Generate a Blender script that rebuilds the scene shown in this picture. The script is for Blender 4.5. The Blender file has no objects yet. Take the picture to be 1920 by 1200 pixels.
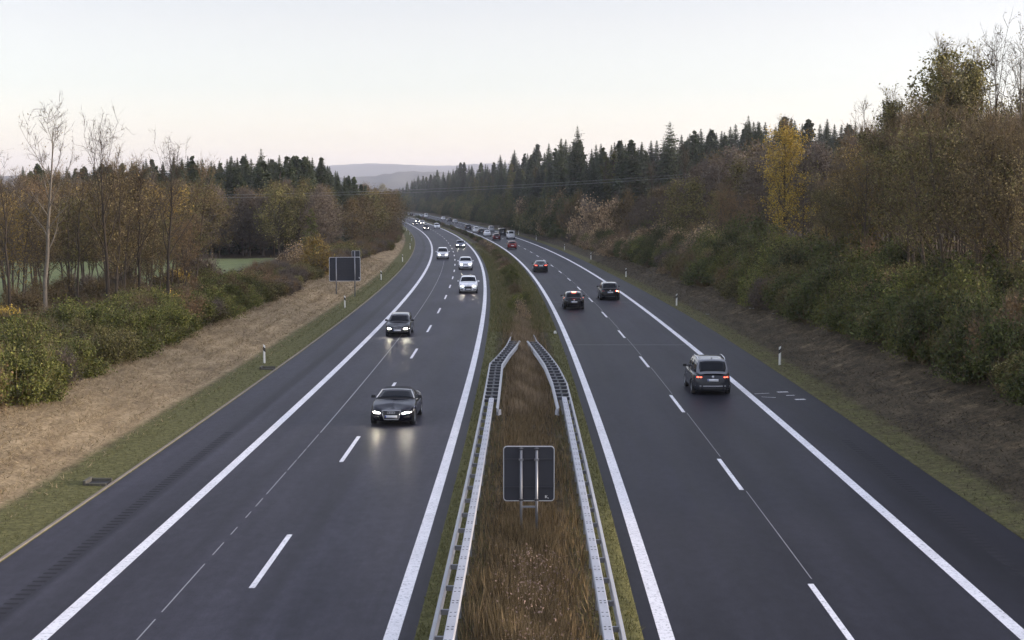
import bpy, math, random
import numpy as np
from mathutils import Vector

sc = bpy.context.scene
COL = sc.collection
R = math.radians
rng = np.random.default_rng(7)
random.seed(7)

# ------------------------------------------------------------------ camera, sky, sun, exposure
cam_data = bpy.data.cameras.new('camera')
cam = bpy.data.objects.new('camera', cam_data)
COL.objects.link(cam)
cam.location = (0, 0, 9.4)
cam.rotation_euler = (R(90 - 4.473), 0, 0)
cam_data.sensor_width = 36.0
cam_data.lens = 54.66
cam_data.clip_start = 0.5
cam_data.clip_end = 60000
sc.camera = cam

SUN_EL, SUN_AZ = 9.0, 90.0            # degrees; azimuth clockwise from the viewing direction
world = bpy.data.worlds.new('World')
sc.world = world
world.use_nodes = True
wn, wl = world.node_tree.nodes, world.node_tree.links
bg = wn['Background']
sky = wn.new('ShaderNodeTexSky')
sky.sky_type = 'NISHITA'
sky.sun_disc = False
sky.sun_elevation = R(SUN_EL)
sky.sun_rotation = R(SUN_AZ)
sky.altitude = 300
sky.air_density = 1.0
sky.dust_density = 1.6
sky.ozone_density = 1.5
hsv = wn.new('ShaderNodeHueSaturation')
hsv.inputs['Saturation'].default_value = 0.42
wl.new(sky.outputs['Color'], hsv.inputs['Color'])
# colour balance of the dusk sky by height: pinkish haze band low down, cool and bright overhead
wtc = wn.new('ShaderNodeTexCoord'); wsx = wn.new('ShaderNodeSeparateXYZ'); wl.new(wtc.outputs['Generated'], wsx.inputs['Vector'])
wcr = wn.new('ShaderNodeValToRGB'); wl.new(wsx.outputs['Z'], wcr.inputs['Fac'])
we = wcr.color_ramp.elements
SKY_BAL = [(0.0, (.76, .67, .675)), (.032, (.705, .65, .635)), (.07, (.572, .553, .57)), (.11, (.575, .53, .545)), (.20, (.50, .48, .515)), (.5, (1.0, .97, 1.06)), (1.0, (1.08, 1.04, 1.12))]
while len(we) < len(SKY_BAL): we.new(.5)
for i_, (p_, c_) in enumerate(SKY_BAL):
    we[i_].position = p_; we[i_].color = (*c_, 1)
wmx = wn.new('ShaderNodeMix'); wmx.data_type = 'RGBA'; wmx.blend_type = 'MULTIPLY'; wmx.inputs['Factor'].default_value = 1
wl.new(hsv.outputs['Color'], wmx.inputs['A']); wl.new(wcr.outputs['Color'], wmx.inputs['B'])
wl.new(wmx.outputs['Result'], bg.inputs['Color'])
bg.inputs['Strength'].default_value = 0.15

sun_data = bpy.data.lights.new('sun', 'SUN')
sun_data.energy = 1.5
sun_data.angle = R(12)
sun_data.color = (1.0, 0.84, 0.68)
sun = bpy.data.objects.new('sun', sun_data)
COL.objects.link(sun)
sd = Vector((math.sin(R(SUN_AZ)) * math.cos(R(SUN_EL)), math.cos(R(SUN_AZ)) * math.cos(R(SUN_EL)), math.sin(R(SUN_EL))))
sun.rotation_euler = sd.to_track_quat('Z', 'Y').to_euler()
sun.location = (60, 20, 60)

sc.view_settings.view_transform = 'Standard'
sc.view_settings.look = 'None'
sc.view_settings.gamma = 1.0
sc.view_settings.exposure = 2.05
sc.cycles.use_denoising = True
sc.cycles.max_bounces = 6
sc.cycles.diffuse_bounces = 3
sc.cycles.glossy_bounces = 3
sc.cycles.transmission_bounces = 4
sc.cycles.transparent_max_bounces = 8
sc.cycles.volume_bounces = 0
sc.cycles.adaptive_threshold = 0.02

# ------------------------------------------------------------------ helpers
def tag(o, label=None, cat=None, group=None, kind=None):
    if label: o['label'] = label
    if cat: o['category'] = cat
    if group: o['group'] = group
    if kind: o['kind'] = kind
    return o

def link(o, parent=None):
    COL.objects.link(o)
    if parent is not None: o.parent = parent
    return o

def empty(name, loc=(0, 0, 0), rz=0.0):
    o = bpy.data.objects.new(name, None)
    o.empty_display_size = 0.3
    o.location = loc
    o.rotation_euler = (0, 0, rz)
    return link(o)

def meshobj(name, me, parent=None, loc=None, rz=0.0):
    o = bpy.data.objects.new(name, me)
    if loc is not None: o.location = loc
    if rz: o.rotation_euler = (0, 0, rz)
    return link(o, parent)

def mesh_np(name, V, F3=None, F4=None, mat=None, smooth=False, mats=None, midx=None):
    V = np.asarray(V, np.float32).reshape(-1, 3)
    F3 = np.zeros((0, 3), np.int32) if F3 is None else np.asarray(F3, np.int32).reshape(-1, 3)
    F4 = np.zeros((0, 4), np.int32) if F4 is None else np.asarray(F4, np.int32).reshape(-1, 4)
    me = bpy.data.meshes.new(name)
    me.vertices.add(len(V))
    me.vertices.foreach_set('co', V.ravel())
    li = np.concatenate([F3.ravel(), F4.ravel()])
    me.loops.add(len(li))
    me.loops.foreach_set('vertex_index', li)
    st = np.concatenate([np.arange(len(F3)) * 3, len(F3) * 3 + np.arange(len(F4)) * 4]).astype(np.int32)
    me.polygons.add(len(st))
    me.polygons.foreach_set('loop_start', st)
    if smooth: me.polygons.foreach_set('use_smooth', np.ones(len(st), bool))
    if mats:
        for m in mats: me.materials.append(m)
        me.polygons.foreach_set('material_index', np.asarray(midx, np.int32))
    elif mat: me.materials.append(mat)
    me.update(calc_edges=True)
    me.validate()
    return me

class MB:
    """collects shapes, builds ONE mesh object"""
    def __init__(s): s.v = []; s.f = []
    def add(s, vs, fs):
        b = len(s.v); s.v += [tuple(p) for p in vs]; s.f += [tuple(b + i for i in f) for f in fs]; return s
    def box(s, c, d, rz=0.0, taper=1.0):
        x, y, z = (k / 2 for k in d); ca, sa = math.cos(rz), math.sin(rz); P = []
        for zz, t in ((-z, 1), (z, taper)):
            for xx, yy in ((-x, -y), (x, -y), (x, y), (-x, y)):
                xx *= t; yy *= t
                P.append((c[0] + xx * ca - yy * sa, c[1] + xx * sa + yy * ca, c[2] + zz))
        return s.add(P, [(0, 3, 2, 1), (4, 5, 6, 7), (0, 1, 5, 4), (1, 2, 6, 5), (2, 3, 7, 6), (3, 0, 4, 7)])
    def tube(s, pts, rad, n=8, cap=True):
        pts = [Vector(p) for p in pts]; rad = rad if hasattr(rad, '__len__') else [rad] * len(pts); rings = []
        for i, p in enumerate(pts):
            d = (pts[min(i + 1, len(pts) - 1)] - pts[max(i - 1, 0)]).normalized()
            a = d.orthogonal().normalized() if i == 0 else (a - d * a.dot(d)).normalized()
            b = d.cross(a)
            rings.append([p + (a * math.cos(2 * math.pi * k / n) + b * math.sin(2 * math.pi * k / n)) * rad[i] for k in range(n)])
        vs = [q for r in rings for q in r]; fs = []
        for i in range(len(pts) - 1):
            for k in range(n):
                k2 = (k + 1) % n; fs.append((i * n + k, i * n + k2, (i + 1) * n + k2, (i + 1) * n + k))
        if cap: fs += [tuple(reversed(range(n))), tuple((len(pts) - 1) * n + k for k in range(n))]
        return s.add(vs, fs)
    def lathe(s, prof, axis='x', c=(0, 0, 0), n=20):
        """prof: (radius, height along axis)"""
        vs = []; m = len(prof)
        for k in range(n):
            a = 2 * math.pi * k / n; ca, sa = math.cos(a), math.sin(a)
            for r, h in prof:
                p = {'x': (h, r * ca, r * sa), 'y': (r * ca, h, r * sa), 'z': (r * ca, r * sa, h)}[axis]
                vs.append((c[0] + p[0], c[1] + p[1], c[2] + p[2]))
        fs = [(k * m + i, k * m + i + 1, ((k + 1) % n) * m + i + 1, ((k + 1) % n) * m + i) for k in range(n) for i in range(m - 1)]
        return s.add(vs, fs)
    def sweep(s, path, prof, close=True):
        """path: (point, right, up) frames; prof: (r, u) closed outline"""
        m = len(prof); vs = []
        for p, r, u in path:
            for a, b in prof: vs.append(Vector(p) + Vector(r) * a + Vector(u) * b)
        fs = []
        for i in range(len(path) - 1):
            for k in range(m if close else m - 1):
                k2 = (k + 1) % m; fs.append((i * m + k, i * m + k2, (i + 1) * m + k2, (i + 1) * m + k))
        if close: fs += [tuple(reversed(range(m))), tuple((len(path) - 1) * m + k for k in range(m))]
        return s.add(vs, fs)
    def build(s, name, mat, parent=None, loc=None, rz=0.0, smooth=False, bevel=0.0, extra=None):
        nf = len(s.f)
        if extra: s.add(extra[0].v, extra[0].f)
        me = bpy.data.meshes.new(name); me.from_pydata(s.v, [], s.f); me.materials.append(mat)
        if extra:
            me.materials.append(extra[1])
            for p in me.polygons[nf:]: p.material_index = 1
        if smooth:
            for p in me.polygons: p.use_smooth = True
        me.update()
        o = meshobj(name, me, parent, loc, rz)
        if bevel:
            b = o.modifiers.new('bevel', 'BEVEL'); b.width = bevel; b.segments = 2; b.limit_method = 'ANGLE'
        return o

# ------------------------------------------------------------------ materials
def newmat(name):
    m = bpy.data.materials.new(name); m.use_nodes = True
    return m, m.node_tree.nodes, m.node_tree.links, m.node_tree.nodes['Principled BSDF']

def plain(name, col, rough=0.6, metal=0.0, noise=0.12, scale=6.0, emit=None, coat=0.0, bump=0.0, spec=0.5):
    m, n, l, b = newmat(name)
    b.inputs['Roughness'].default_value = rough
    b.inputs['Metallic'].default_value = metal
    b.inputs['Specular IOR Level'].default_value = spec
    if coat:
        b.inputs['Coat Weight'].default_value = coat; b.inputs['Coat Roughness'].default_value = 0.04
    tc = n.new('ShaderNodeTexCoord'); nz = n.new('ShaderNodeTexNoise')
    nz.inputs['Scale'].default_value = scale; nz.inputs['Detail'].default_value = 6
    l.new(tc.outputs['Object'], nz.inputs['Vector'])
    mx = n.new('ShaderNodeMix'); mx.data_type = 'RGBA'
    mx.inputs['A'].default_value = (*[c * (1 - noise) for c in col], 1)
    mx.inputs['B'].default_value = (*[min(1, c * (1 + noise)) for c in col], 1)
    l.new(nz.outputs['Fac'], mx.inputs['Factor']); l.new(mx.outputs['Result'], b.inputs['Base Color'])
    if bump:
        bp = n.new('ShaderNodeBump'); bp.inputs['Strength'].default_value = bump; bp.inputs['Distance'].default_value = 0.01
        l.new(nz.outputs['Fac'], bp.inputs['Height']); l.new(bp.outputs['Normal'], b.inputs['Normal'])
    if emit:
        b.inputs['Emission Color'].default_value = (*emit[:3], 1); b.inputs['Emission Strength'].default_value = emit[3]
    return m

def leafmat(name, cols, var=0.35, trans=0.15):
    """cols: list of colours picked per leaf; brightness drifts from plant to plant"""
    m, n, l, b = newmat(name)
    ge = n.new('ShaderNodeNewGeometry'); oi = n.new('ShaderNodeObjectInfo'); cr = n.new('ShaderNodeValToRGB')
    e = cr.color_ramp.elements
    while len(e) < len(cols): e.new(0.5)
    for i, c in enumerate(cols):
        e[i].position = i / max(1, len(cols) - 1); e[i].color = (*c, 1)
    l.new(ge.outputs['Random Per Island'], cr.inputs['Fac'])
    mr = n.new('ShaderNodeMapRange'); mr.inputs['To Min'].default_value = 1 - var; mr.inputs['To Max'].default_value = 1 + var
    l.new(oi.outputs['Random'], mr.inputs['Value'])
    mu = n.new('ShaderNodeMix'); mu.data_type = 'RGBA'; mu.blend_type = 'MULTIPLY'; mu.inputs['Factor'].default_value = 1
    l.new(cr.outputs['Color'], mu.inputs['A']); l.new(mr.outputs['Result'], mu.inputs['B'])
    l.new(mu.outputs['Result'], b.inputs['Base Color'])
    b.inputs['Roughness'].default_value = 0.7; b.inputs['Specular IOR Level'].default_value = 0.2
    tr = n.new('ShaderNodeBsdfTranslucent'); l.new(mu.outputs['Result'], tr.inputs['Color'])
    ms = n.new('ShaderNodeMixShader'); ms.inputs['Fac'].default_value = trans
    l.new(b.outputs['BSDF'], ms.inputs[1]); l.new(tr.outputs['BSDF'], ms.inputs[2])
    l.new(ms.outputs['Shader'], n['Material Output'].inputs['Surface'])
    return m

# ------------------------------------------------------------------ the road's course (metres; y ahead of the bridge, offset across)
_PC = [-4.405948252586496, -196.93622519305154, 458.47164545603727, -286.9162492137497, -62.25264351398018, 17.57223556687022, -0.13340225050073884]
_DC = np.polyder(_PC)
def cx(y):
    y = np.asarray(y, float); yy = np.clip(y, 18, 1040)
    c = np.polyval(_PC, yy / 1000); s = np.polyval(_DC, yy / 1000) / 1000
    return c + s * (y - yy)
def slope(y):
    return np.polyval(_DC, np.clip(np.asarray(y, float), 18, 1040) / 1000) / 1000
def X(o, y):
    return cx(y) + np.asarray(o) * np.sqrt(1 + slope(y) ** 2)
def redge(y):                                   # right hand edge of the asphalt
    return np.interp(y, [0, 110, 200, 3000], [13.65, 13.65, 12.8, 12.8])
LE = -13.7
LG, RG = -2.45, 2.45

def _s(t): t = np.clip(t, 0, 1); return t * t * (3 - 2 * t)
def Z(o, y):
    """height of the open ground, o = offset from the middle of the median"""
    o = np.asarray(o, float); y = np.asarray(y, float)
    a = LE - o
    zl = np.interp(a, [0, .2, 2.4, 4.5, 7, 10, 20, 50, 110, 220, 500, 3000], [.0, .03, .10, .55, .95, 1.05, .75, .3, .4, 2.5, 8, 14])
    b = o - redge(y)
    zr = np.interp(b, [0, .2, 1.6, 4, 6.5, 10, 20, 60, 150, 400, 1000, 3000], [.0, .03, .12, .95, 1.9, 2.6, 3.2, 4.6, 8, 18, 24, 26])
    zr = zr * np.interp(y, [0, 150, 260, 420, 600], [1, 1, .75, .6, .6])
    wig = .10 * np.sin(o * .9 + y * .21) * np.sin(y * .13 - o * .37) + .05 * np.sin(y * .71 + o * 1.7)
    zl = zl + wig * _s((a - 1.5) / 4); zr = zr + wig * _s((b - 1.5) / 4)
    t = np.clip(1 - np.abs(o) / 2.45, 0, 1)
    zm = .02 + .10 * np.sqrt(t)
    return np.where(a > 0, zl, np.where(b > 0, zr, np.where(np.abs(o) <= 2.46, zm, -.12)))
def G(o, y, dz=0.0):
    return (float(X(o, y)), float(y), float(Z(o, y)) + dz)
def head(y):
    return -math.atan(float(slope(y)))          # rotation about z of something that looks along the road

# ------------------------------------------------------------------ ground
def ground_mat():
    m, n, l, b = newmat('ground_cover')
    at = n.new('ShaderNodeAttribute'); at.attribute_name = 'zone'
    sp = n.new('ShaderNodeSeparateColor'); l.new(at.outputs['Color'], sp.inputs['Color'])
    ge = n.new('ShaderNodeNewGeometry')
    def noise(scale, detail=8, rough=.6, stretch=None):
        t = n.new('ShaderNodeTexNoise'); t.inputs['Scale'].default_value = scale; t.inputs['Detail'].default_value = detail; t.inputs['Roughness'].default_value = rough
        src = ge.outputs['Position']
        if stretch:
            mp = n.new('ShaderNodeMapping'); mp.inputs['Scale'].default_value = stretch; l.new(src, mp.inputs['Vector']); src = mp.outputs['Vector']
        l.new(src, t.inputs['Vector']); return t.outputs['Fac']
    def ramp(f, stops):
        c = n.new('ShaderNodeValToRGB'); e = c.color_ramp.elements
        while len(e) < len(stops): e.new(.5)
        for i, (p, k) in enumerate(stops): e[i].position = p; e[i].color = (*k, 1)
        l.new(f, c.inputs['Fac']); return c.outputs['Color']
    def mix(f, a, c):
        x = n.new('ShaderNodeMix'); x.data_type = 'RGBA'; l.new(f, x.inputs['Factor']); l.new(a, x.inputs['A']); l.new(c, x.inputs['B']); return x.outputs['Result']
    fine = noise(5.0, 10, .75); mid = noise(.9, 8, .65); sw = noise(1.5, 9, .72, (1.0, .22, 1.0))
    litter = mix(mid, ramp(fine, [(.36, (.011, .009, .006)), (.5, (.056, .044, .027)), (.66, (.16, .126, .078))]), ramp(sw, [(.36, (.014, .011, .007)), (.5, (.066, .052, .032)), (.66, (.14, .11, .07))]))
    green = ramp(fine, [(.28, (.035, .036, .013)), (.5, (.11, .105, .042)), (.75, (.22, .20, .085))])
    dry = mix(mid, ramp(sw, [(.34, (.08, .052, .033)), (.48, (.235, .172, .098)), (.66, (.47, .36, .22))]), ramp(fine, [(.34, (.075, .05, .03)), (.5, (.25, .185, .105)), (.68, (.48, .37, .23))]))
    meadow = ramp(mid, [(.3, (.105, .125, .05)), (.7, (.17, .19, .085))])
    def soft(ch, w=.95):
        a = n.new('ShaderNodeMath'); a.operation = 'MULTIPLY_ADD'; l.new(mid, a.inputs[0]); a.inputs[1].default_value = w; a.inputs[2].default_value = -w / 2
        c = n.new('ShaderNodeMath'); c.operation = 'ADD'; l.new(sp.outputs[ch], c.inputs[0]); l.new(a.outputs[0], c.inputs[1])
        d = n.new('ShaderNodeMapRange'); d.inputs['From Min'].default_value = .3; d.inputs['From Max'].default_value = .7; l.new(c.outputs[0], d.inputs['Value'])
        return d.outputs['Result']
    c = mix(soft('Blue'), litter, meadow); c = mix(soft('Green'), c, dry); c = mix(soft('Red'), c, green)
    l.new(c, b.inputs['Base Color']); b.inputs['Roughness'].default_value = .95; b.inputs['Specular IOR Level'].default_value = .1
    bp = n.new('ShaderNodeBump'); bp.inputs['Strength'].default_value = .9; bp.inputs['Distance'].default_value = .08
    l.new(fine, bp.inputs['Height']); l.new(bp.outputs['Normal'], b.inputs['Normal'])
    return m

def build_ground():
    ys = np.concatenate([np.arange(-60, 20, 8), np.arange(20, 160, 1.25), np.arange(160, 420, 4), np.arange(420, 1300, 20), [1400, 1600, 2000, 2600, 3500, 5000, 7000, 9500, 13000]])
    left = -np.array([8000, 5000, 3000, 1500, 800, 400, 250, 160, 110, 80, 60, 48, 38, 30, 24, 19, 15, 12, 10, 8.5, 7.2, 6.2, 5.4, 4.6, 3.9, 3.2, 2.6, 2.1, 1.6, 1.1, .6, .2, 0.0])
    med = np.array([-2.45, -2.1, -1.6, -1.1, -.5, 0, .5, 1.1, 1.6, 2.1, 2.45])
    right = -left[::-1]
    rows = []
    for y in ys:
        rows.append(np.concatenate([LE + left, [LE + .02, LG - .02], med, [RG + .02, redge(y) - .02], redge(y) + right]))
    O = np.array(rows); Y = np.repeat(ys[:, None], O.shape[1], 1)
    ZZ = Z(O, Y)
    nl, nm = len(left), len(med)
    ZZ[:, nl] = -.15; ZZ[:, nl + 1] = -.15; ZZ[:, nl + 2 + nm] = -.15; ZZ[:, nl + 3 + nm] = -.15
    ZZ[:, nl - 1] = .02; ZZ[:, nl + 4 + nm] = .02; ZZ[:, nl + 2] = .02; ZZ[:, nl + 1 + nm] = .02
    V = np.stack([X(O, Y), Y, ZZ], -1).reshape(-1, 3)
    a, c = O.shape
    idx = np.arange(a * c).reshape(a, c)
    F = np.stack([idx[:-1, :-1], idx[:-1, 1:], idx[1:, 1:], idx[1:, :-1]], -1).reshape(-1, 4)
    me = mesh_np('ground', V, F4=F, mat=ground_mat(), smooth=True)
    al = LE - O; br = O - redge(Y)
    zone = np.zeros((a, c, 4), np.float32); zone[..., 3] = 1
    zone[..., 0] = np.where(al >= 0, 1 - _s((al - 1.4) / 1.6), np.where(br >= 0, .60 - _s((br - .9) / 1.8), np.where(np.abs(O) < 2.5, _s((np.abs(O) - 1.3) / .8), 0)))
    zone[..., 1] = np.where(al >= 0, _s((al - 1.5) / 1.2) * (1 - _s((al - 6.5) / 3)), np.where(br >= 0, .30 * _s((br - 1.5) / 1.5) * (1 - _s((br - 5) / 4)), .25))
    zone[..., 2] = np.where((al > 16) & (Y < 226) & (Y > -80) & (al < 400), _s((al - 16) / 6), 0)
    zone[..., 2] = np.where((br > 60) & (Y < 210) & (br < 140), .8, zone[..., 2])
    ca = me.color_attributes.new('zone', 'FLOAT_COLOR', 'POINT')
    ca.data.foreach_set('color', zone.reshape(-1))
    return tag(meshobj('ground', me), kind='structure')
build_ground()

# ------------------------------------------------------------------ carriageways
def road_mat(name, marks, base):
    """u = metres across, v = metres along; streaks and patches of the asphalt itself"""
    m, n, l, b = newmat(name)
    uv = n.new('ShaderNodeUVMap'); uv.uv_map = 'across_along'
    sx = n.new('ShaderNodeSeparateXYZ'); l.new(uv.outputs['UV'], sx.inputs['Vector'])
    def noise(scale, detail, vec, rough=.6):
        t = n.new('ShaderNodeTexNoise'); t.inputs['Scale'].default_value = scale; t.inputs['Detail'].default_value = detail; t.inputs['Roughness'].default_value = rough
        l.new(vec, t.inputs['Vector']); return t.outputs['Fac']
    def mapped(s):
        mp = n.new('ShaderNodeMapping'); mp.inputs['Scale'].default_value = s; l.new(uv.outputs['UV'], mp.inputs['Vector']); return mp.outputs['Vector']
    streak = noise(1.0, 5, mapped((1.1, .012, 1)))
    patch = noise(1.0, 6, mapped((.35, .06, 1)))
    grit = noise(28.0, 6, uv.outputs['UV'], .8)
    cr = n.new('ShaderNodeValToRGB'); e = cr.color_ramp.elements
    lo, hi = marks[0][0], marks[-1][0]
    while len(e) < len(marks): e.new(.5)
    for i, (o, k) in enumerate(marks): e[i].position = (o - lo) / (hi - lo); e[i].color = (*[k * c for c in base], 1)
    mr = n.new('ShaderNodeMapRange'); mr.inputs['From Min'].default_value = lo; mr.inputs['From Max'].default_value = hi
    l.new(sx.outputs['X'], mr.inputs['Value']); l.new(mr.outputs['Result'], cr.inputs['Fac'])
    col = cr.outputs['Color']
    for f, amt in ((streak, .55), (patch, .45), (grit, .6), (noise(3.2, 7, mapped((1, .5, 1)), .75), .35)):
        g = n.new('ShaderNodeMapRange'); g.inputs['From Min'].default_value = .35; g.inputs['From Max'].default_value = .65
        g.inputs['To Min'].default_value = 1 - amt / 2; g.inputs['To Max'].default_value = 1 + amt / 2; l.new(f, g.inputs['Value'])
        x = n.new('ShaderNodeMix'); x.data_type = 'RGBA'; x.blend_type = 'MULTIPLY'; x.inputs['Factor'].default_value = 1
        l.new(col, x.inputs['A']); l.new(g.outputs['Result'], x.inputs['B']); col = x.outputs['Result']
    l.new(col, b.inputs['Base Color'])
    rr = n.new('ShaderNodeMapRange'); rr.inputs['To Min'].default_value = .40; rr.inputs['To Max'].default_value = .58
    l.new(streak, rr.inputs['Value']); l.new(rr.outputs['Result'], b.inputs['Roughness'])
    b.inputs['Specular IOR Level'].default_value = .035
    bp = n.new('ShaderNodeBump'); bp.inputs['Strength'].default_value = .25; bp.inputs['Distance'].default_value = .006
    l.new(grit, bp.inputs['Height']); l.new(bp.outputs['Normal'], b.inputs['Normal'])
    return m

YR = np.concatenate([np.arange(-50, 160, 2.5), np.arange(160, 500, 5), np.arange(500, 1420, 15)])
def strip(name, o0, o1, mat, ys=YR, z=0.0, kind='structure', cols=2):
    """a sheet between two offsets, following the road; UV in metres"""
    f0 = o0 if callable(o0) else (lambda y: np.full_like(np.asarray(y, float), o0))
    f1 = o1 if callable(o1) else (lambda y: np.full_like(np.asarray(y, float), o1))
    A = np.stack([f0(ys) + (f1(ys) - f0(ys)) * k / (cols - 1) for k in range(cols)], 1)
    Yg = np.repeat(ys[:, None], cols, 1)
    V = np.stack([X(A, Yg), Yg, np.full_like(A, z)], -1).reshape(-1, 3)
    idx = np.arange(len(ys) * cols).reshape(len(ys), cols)
    F = np.stack([idx[:-1, :-1], idx[:-1, 1:], idx[1:, 1:], idx[1:, :-1]], -1).reshape(-1, 4)
    me = mesh_np(name, V, F4=F, mat=mat)
    uvl = me.uv_layers.new(name='across_along')
    uvs = np.stack([A, Yg], -1).reshape(-1, 2)[F.ravel()].astype(np.float32)
    uvl.data.foreach_set('uv', uvs.ravel())
    return tag(meshobj(name, me), kind=kind)

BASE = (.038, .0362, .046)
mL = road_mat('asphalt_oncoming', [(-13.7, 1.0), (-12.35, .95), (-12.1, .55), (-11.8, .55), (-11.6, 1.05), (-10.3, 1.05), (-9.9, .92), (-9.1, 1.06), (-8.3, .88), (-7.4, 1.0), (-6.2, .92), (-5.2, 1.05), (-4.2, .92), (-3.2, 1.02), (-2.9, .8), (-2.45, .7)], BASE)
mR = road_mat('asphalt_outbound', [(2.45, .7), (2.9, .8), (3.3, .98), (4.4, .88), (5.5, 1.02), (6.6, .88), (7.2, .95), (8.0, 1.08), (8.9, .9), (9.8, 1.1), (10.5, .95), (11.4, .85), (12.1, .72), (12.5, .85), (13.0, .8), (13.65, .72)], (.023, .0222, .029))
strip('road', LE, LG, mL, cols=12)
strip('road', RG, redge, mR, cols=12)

m_paint = plain('white_road_paint', (.84, .82, .83), .55, noise=.14, scale=5.0)
def paint_wear(m):
    """chipped and tyre-greyed road paint"""
    n, l = m.node_tree.nodes, m.node_tree.links; b = n['Principled BSDF']; ge = n.new('ShaderNodeNewGeometry')
    old = b.inputs['Base Color'].links[0].from_socket; col = old
    for sc_, lo, hi, amt in ((9.0, .53, .64, .85), (60.0, .50, .70, .55), (.45, .35, .75, .35)):
        t = n.new('ShaderNodeTexNoise'); t.inputs['Scale'].default_value = sc_; t.inputs['Detail'].default_value = 8; t.inputs['Roughness'].default_value = .7; l.new(ge.outputs['Position'], t.inputs['Vector'])
        g = n.new('ShaderNodeMapRange'); g.inputs['From Min'].default_value = lo; g.inputs['From Max'].default_value = hi; g.inputs['To Max'].default_value = amt; l.new(t.outputs['Fac'], g.inputs['Value'])
        x = n.new('ShaderNodeMix'); x.data_type = 'RGBA'; l.new(g.outputs['Result'], x.inputs['Factor']); l.new(col, x.inputs['A']); x.inputs['B'].default_value = (.22, .21, .22, 1); col = x.outputs['Result']
    l.new(col, b.inputs['Base Color'])
paint_wear(m_paint)
m_seam = plain('pale_seam_filler', (.24, .235, .245), .6, noise=.35, scale=2.0)
m_tar = plain('tar_seam', (.03, .03, .034), .4, noise=.3)

def marking_mesh(name, strips, mat, z=.004):
    """strips: (o0, o1, y0, y1) - one painted sheet"""
    V = []; F = []
    for o0, o1, y0, y1 in strips:
        n = max(2, int((y1 - y0) / (3 if y0 < 400 else 10)) + 1)
        ys = np.linspace(y0, y1, n); b = len(V)
        for y in ys: V += [(float(X(o0, y)), y, z), (float(X(o1, y)), y, z)]
        F += [(b + 2 * i, b + 2 * i + 1, b + 2 * i + 3, b + 2 * i + 2) for i in range(n - 1)]
    return tag(meshobj(name, mesh_np(name, V, F4=F, mat=mat)), kind='structure')
dash = []
for k in range(-3, 60):
    y1 = 43.0 + 18.05 * k
    if -40 < y1 < 1000: dash.append((-6.79, -6.64, y1 - 6, y1))
    y1 = 37.4 + 18.3 * k
    if -40 < y1 < 1000: dash.append((6.80, 6.95, y1 - 6, y1))
edge = [(-10.61, -10.29, -50, 1400), (-3.12, -2.80, -50, 1400), (2.80, 3.12, -50, 1400), (10.50, 10.82, -50, 1400)]
marking_mesh('road_markings', edge + dash, m_paint)
seams = [(-8.39, -8.34, 62, 235)]
for a, c in ((30, 34.2), (34.8, 39.5), (40.5, 42), (43, 44), (45.3, 46.2), (47, 48.3), (49, 53), (53.4, 55.5), (55.8, 58), (58.3, 61.6)): seams.append((-8.39, -8.355, a, c))
seams += [(3.2, 10.4, 99.6, 99.68), (3.2, 10.4, 141.0, 141.1)]
for k in range(16):
    y1 = 37.9 + 18.3 * k; seams.append((6.98, 7.005, y1, y1 + 11.6))
marking_mesh('road_seams', seams, m_seam, .003)
# small white survey marks on the right shoulder
sm = MB()
for (px, y, w, d, a) in ((14.0, 75.2, .55, .25, .2), (14.15, 73.9, .42, .14, .2), (14.35, 72.4, .5, .28, .2), (12.9, 74.6, .8, .07, .35), (13.0, 73.2, .7, .07, -.4)):
    ca, sa = math.cos(a), math.sin(a); c0 = (float(cx(y)) + px - .95 - .6, y)
    P = [(c0[0] + u * ca - v * sa, c0[1] + u * sa + v * ca, .004) for u, v in ((-w / 2, -d / 2), (w / 2, -d / 2), (w / 2, d / 2), (-w / 2, d / 2))]
    sm.add(P, [(0, 1, 2, 3)])
tag(sm.build('road_survey_marks', m_paint), kind='structure')
# milled rumble grooves on both hard shoulders
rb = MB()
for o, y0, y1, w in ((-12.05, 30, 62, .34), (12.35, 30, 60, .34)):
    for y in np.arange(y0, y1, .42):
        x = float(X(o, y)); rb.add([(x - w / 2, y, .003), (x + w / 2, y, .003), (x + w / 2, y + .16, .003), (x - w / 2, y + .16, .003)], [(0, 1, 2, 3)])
tag(rb.build('road_rumble_grooves', plain('groove_shadow_asphalt', (.028, .027, .031), .8, spec=.1, noise=.2)), kind='structure')  # flat bars, the grooves' shadow put into their colour
# concrete edging along the left shoulder
kb = MB(); fr = []
for y in np.concatenate([np.arange(20, 200, 2.0), np.arange(200, 620, 6)]):
    fr.append(((float(X(LE - .09, y)), y, 0), (1, 0, 0), (0, 0, 1)))
kb.sweep(fr, [(-.02, -.1), (.08, -.1), (.08, .03), (.055, .045), (-.02, .045)])
tag(kb.build('kerb', plain('weathered_kerb_concrete', (.19, .155, .12), .85, noise=.4, scale=1.5, bump=.3)), kind='structure')

# ------------------------------------------------------------------ plants: prototypes
def unit(v): return v / np.maximum(np.linalg.norm(v, axis=-1, keepdims=True), 1e-9)

def ribbons(P0, P1, w, r):
    """thin tapering twigs, one triangle each"""
    P0 = np.asarray(P0); P1 = np.asarray(P1); d = unit(P1 - P0)
    p = unit(np.cross(d, unit(r.normal(size=d.shape)))) * (np.asarray(w).reshape(-1, 1) / 2)
    V = np.stack([P0 - p, P0 + p, P1], 1).reshape(-1, 3)
    return V, np.arange(len(V)).reshape(-1, 3)

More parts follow.
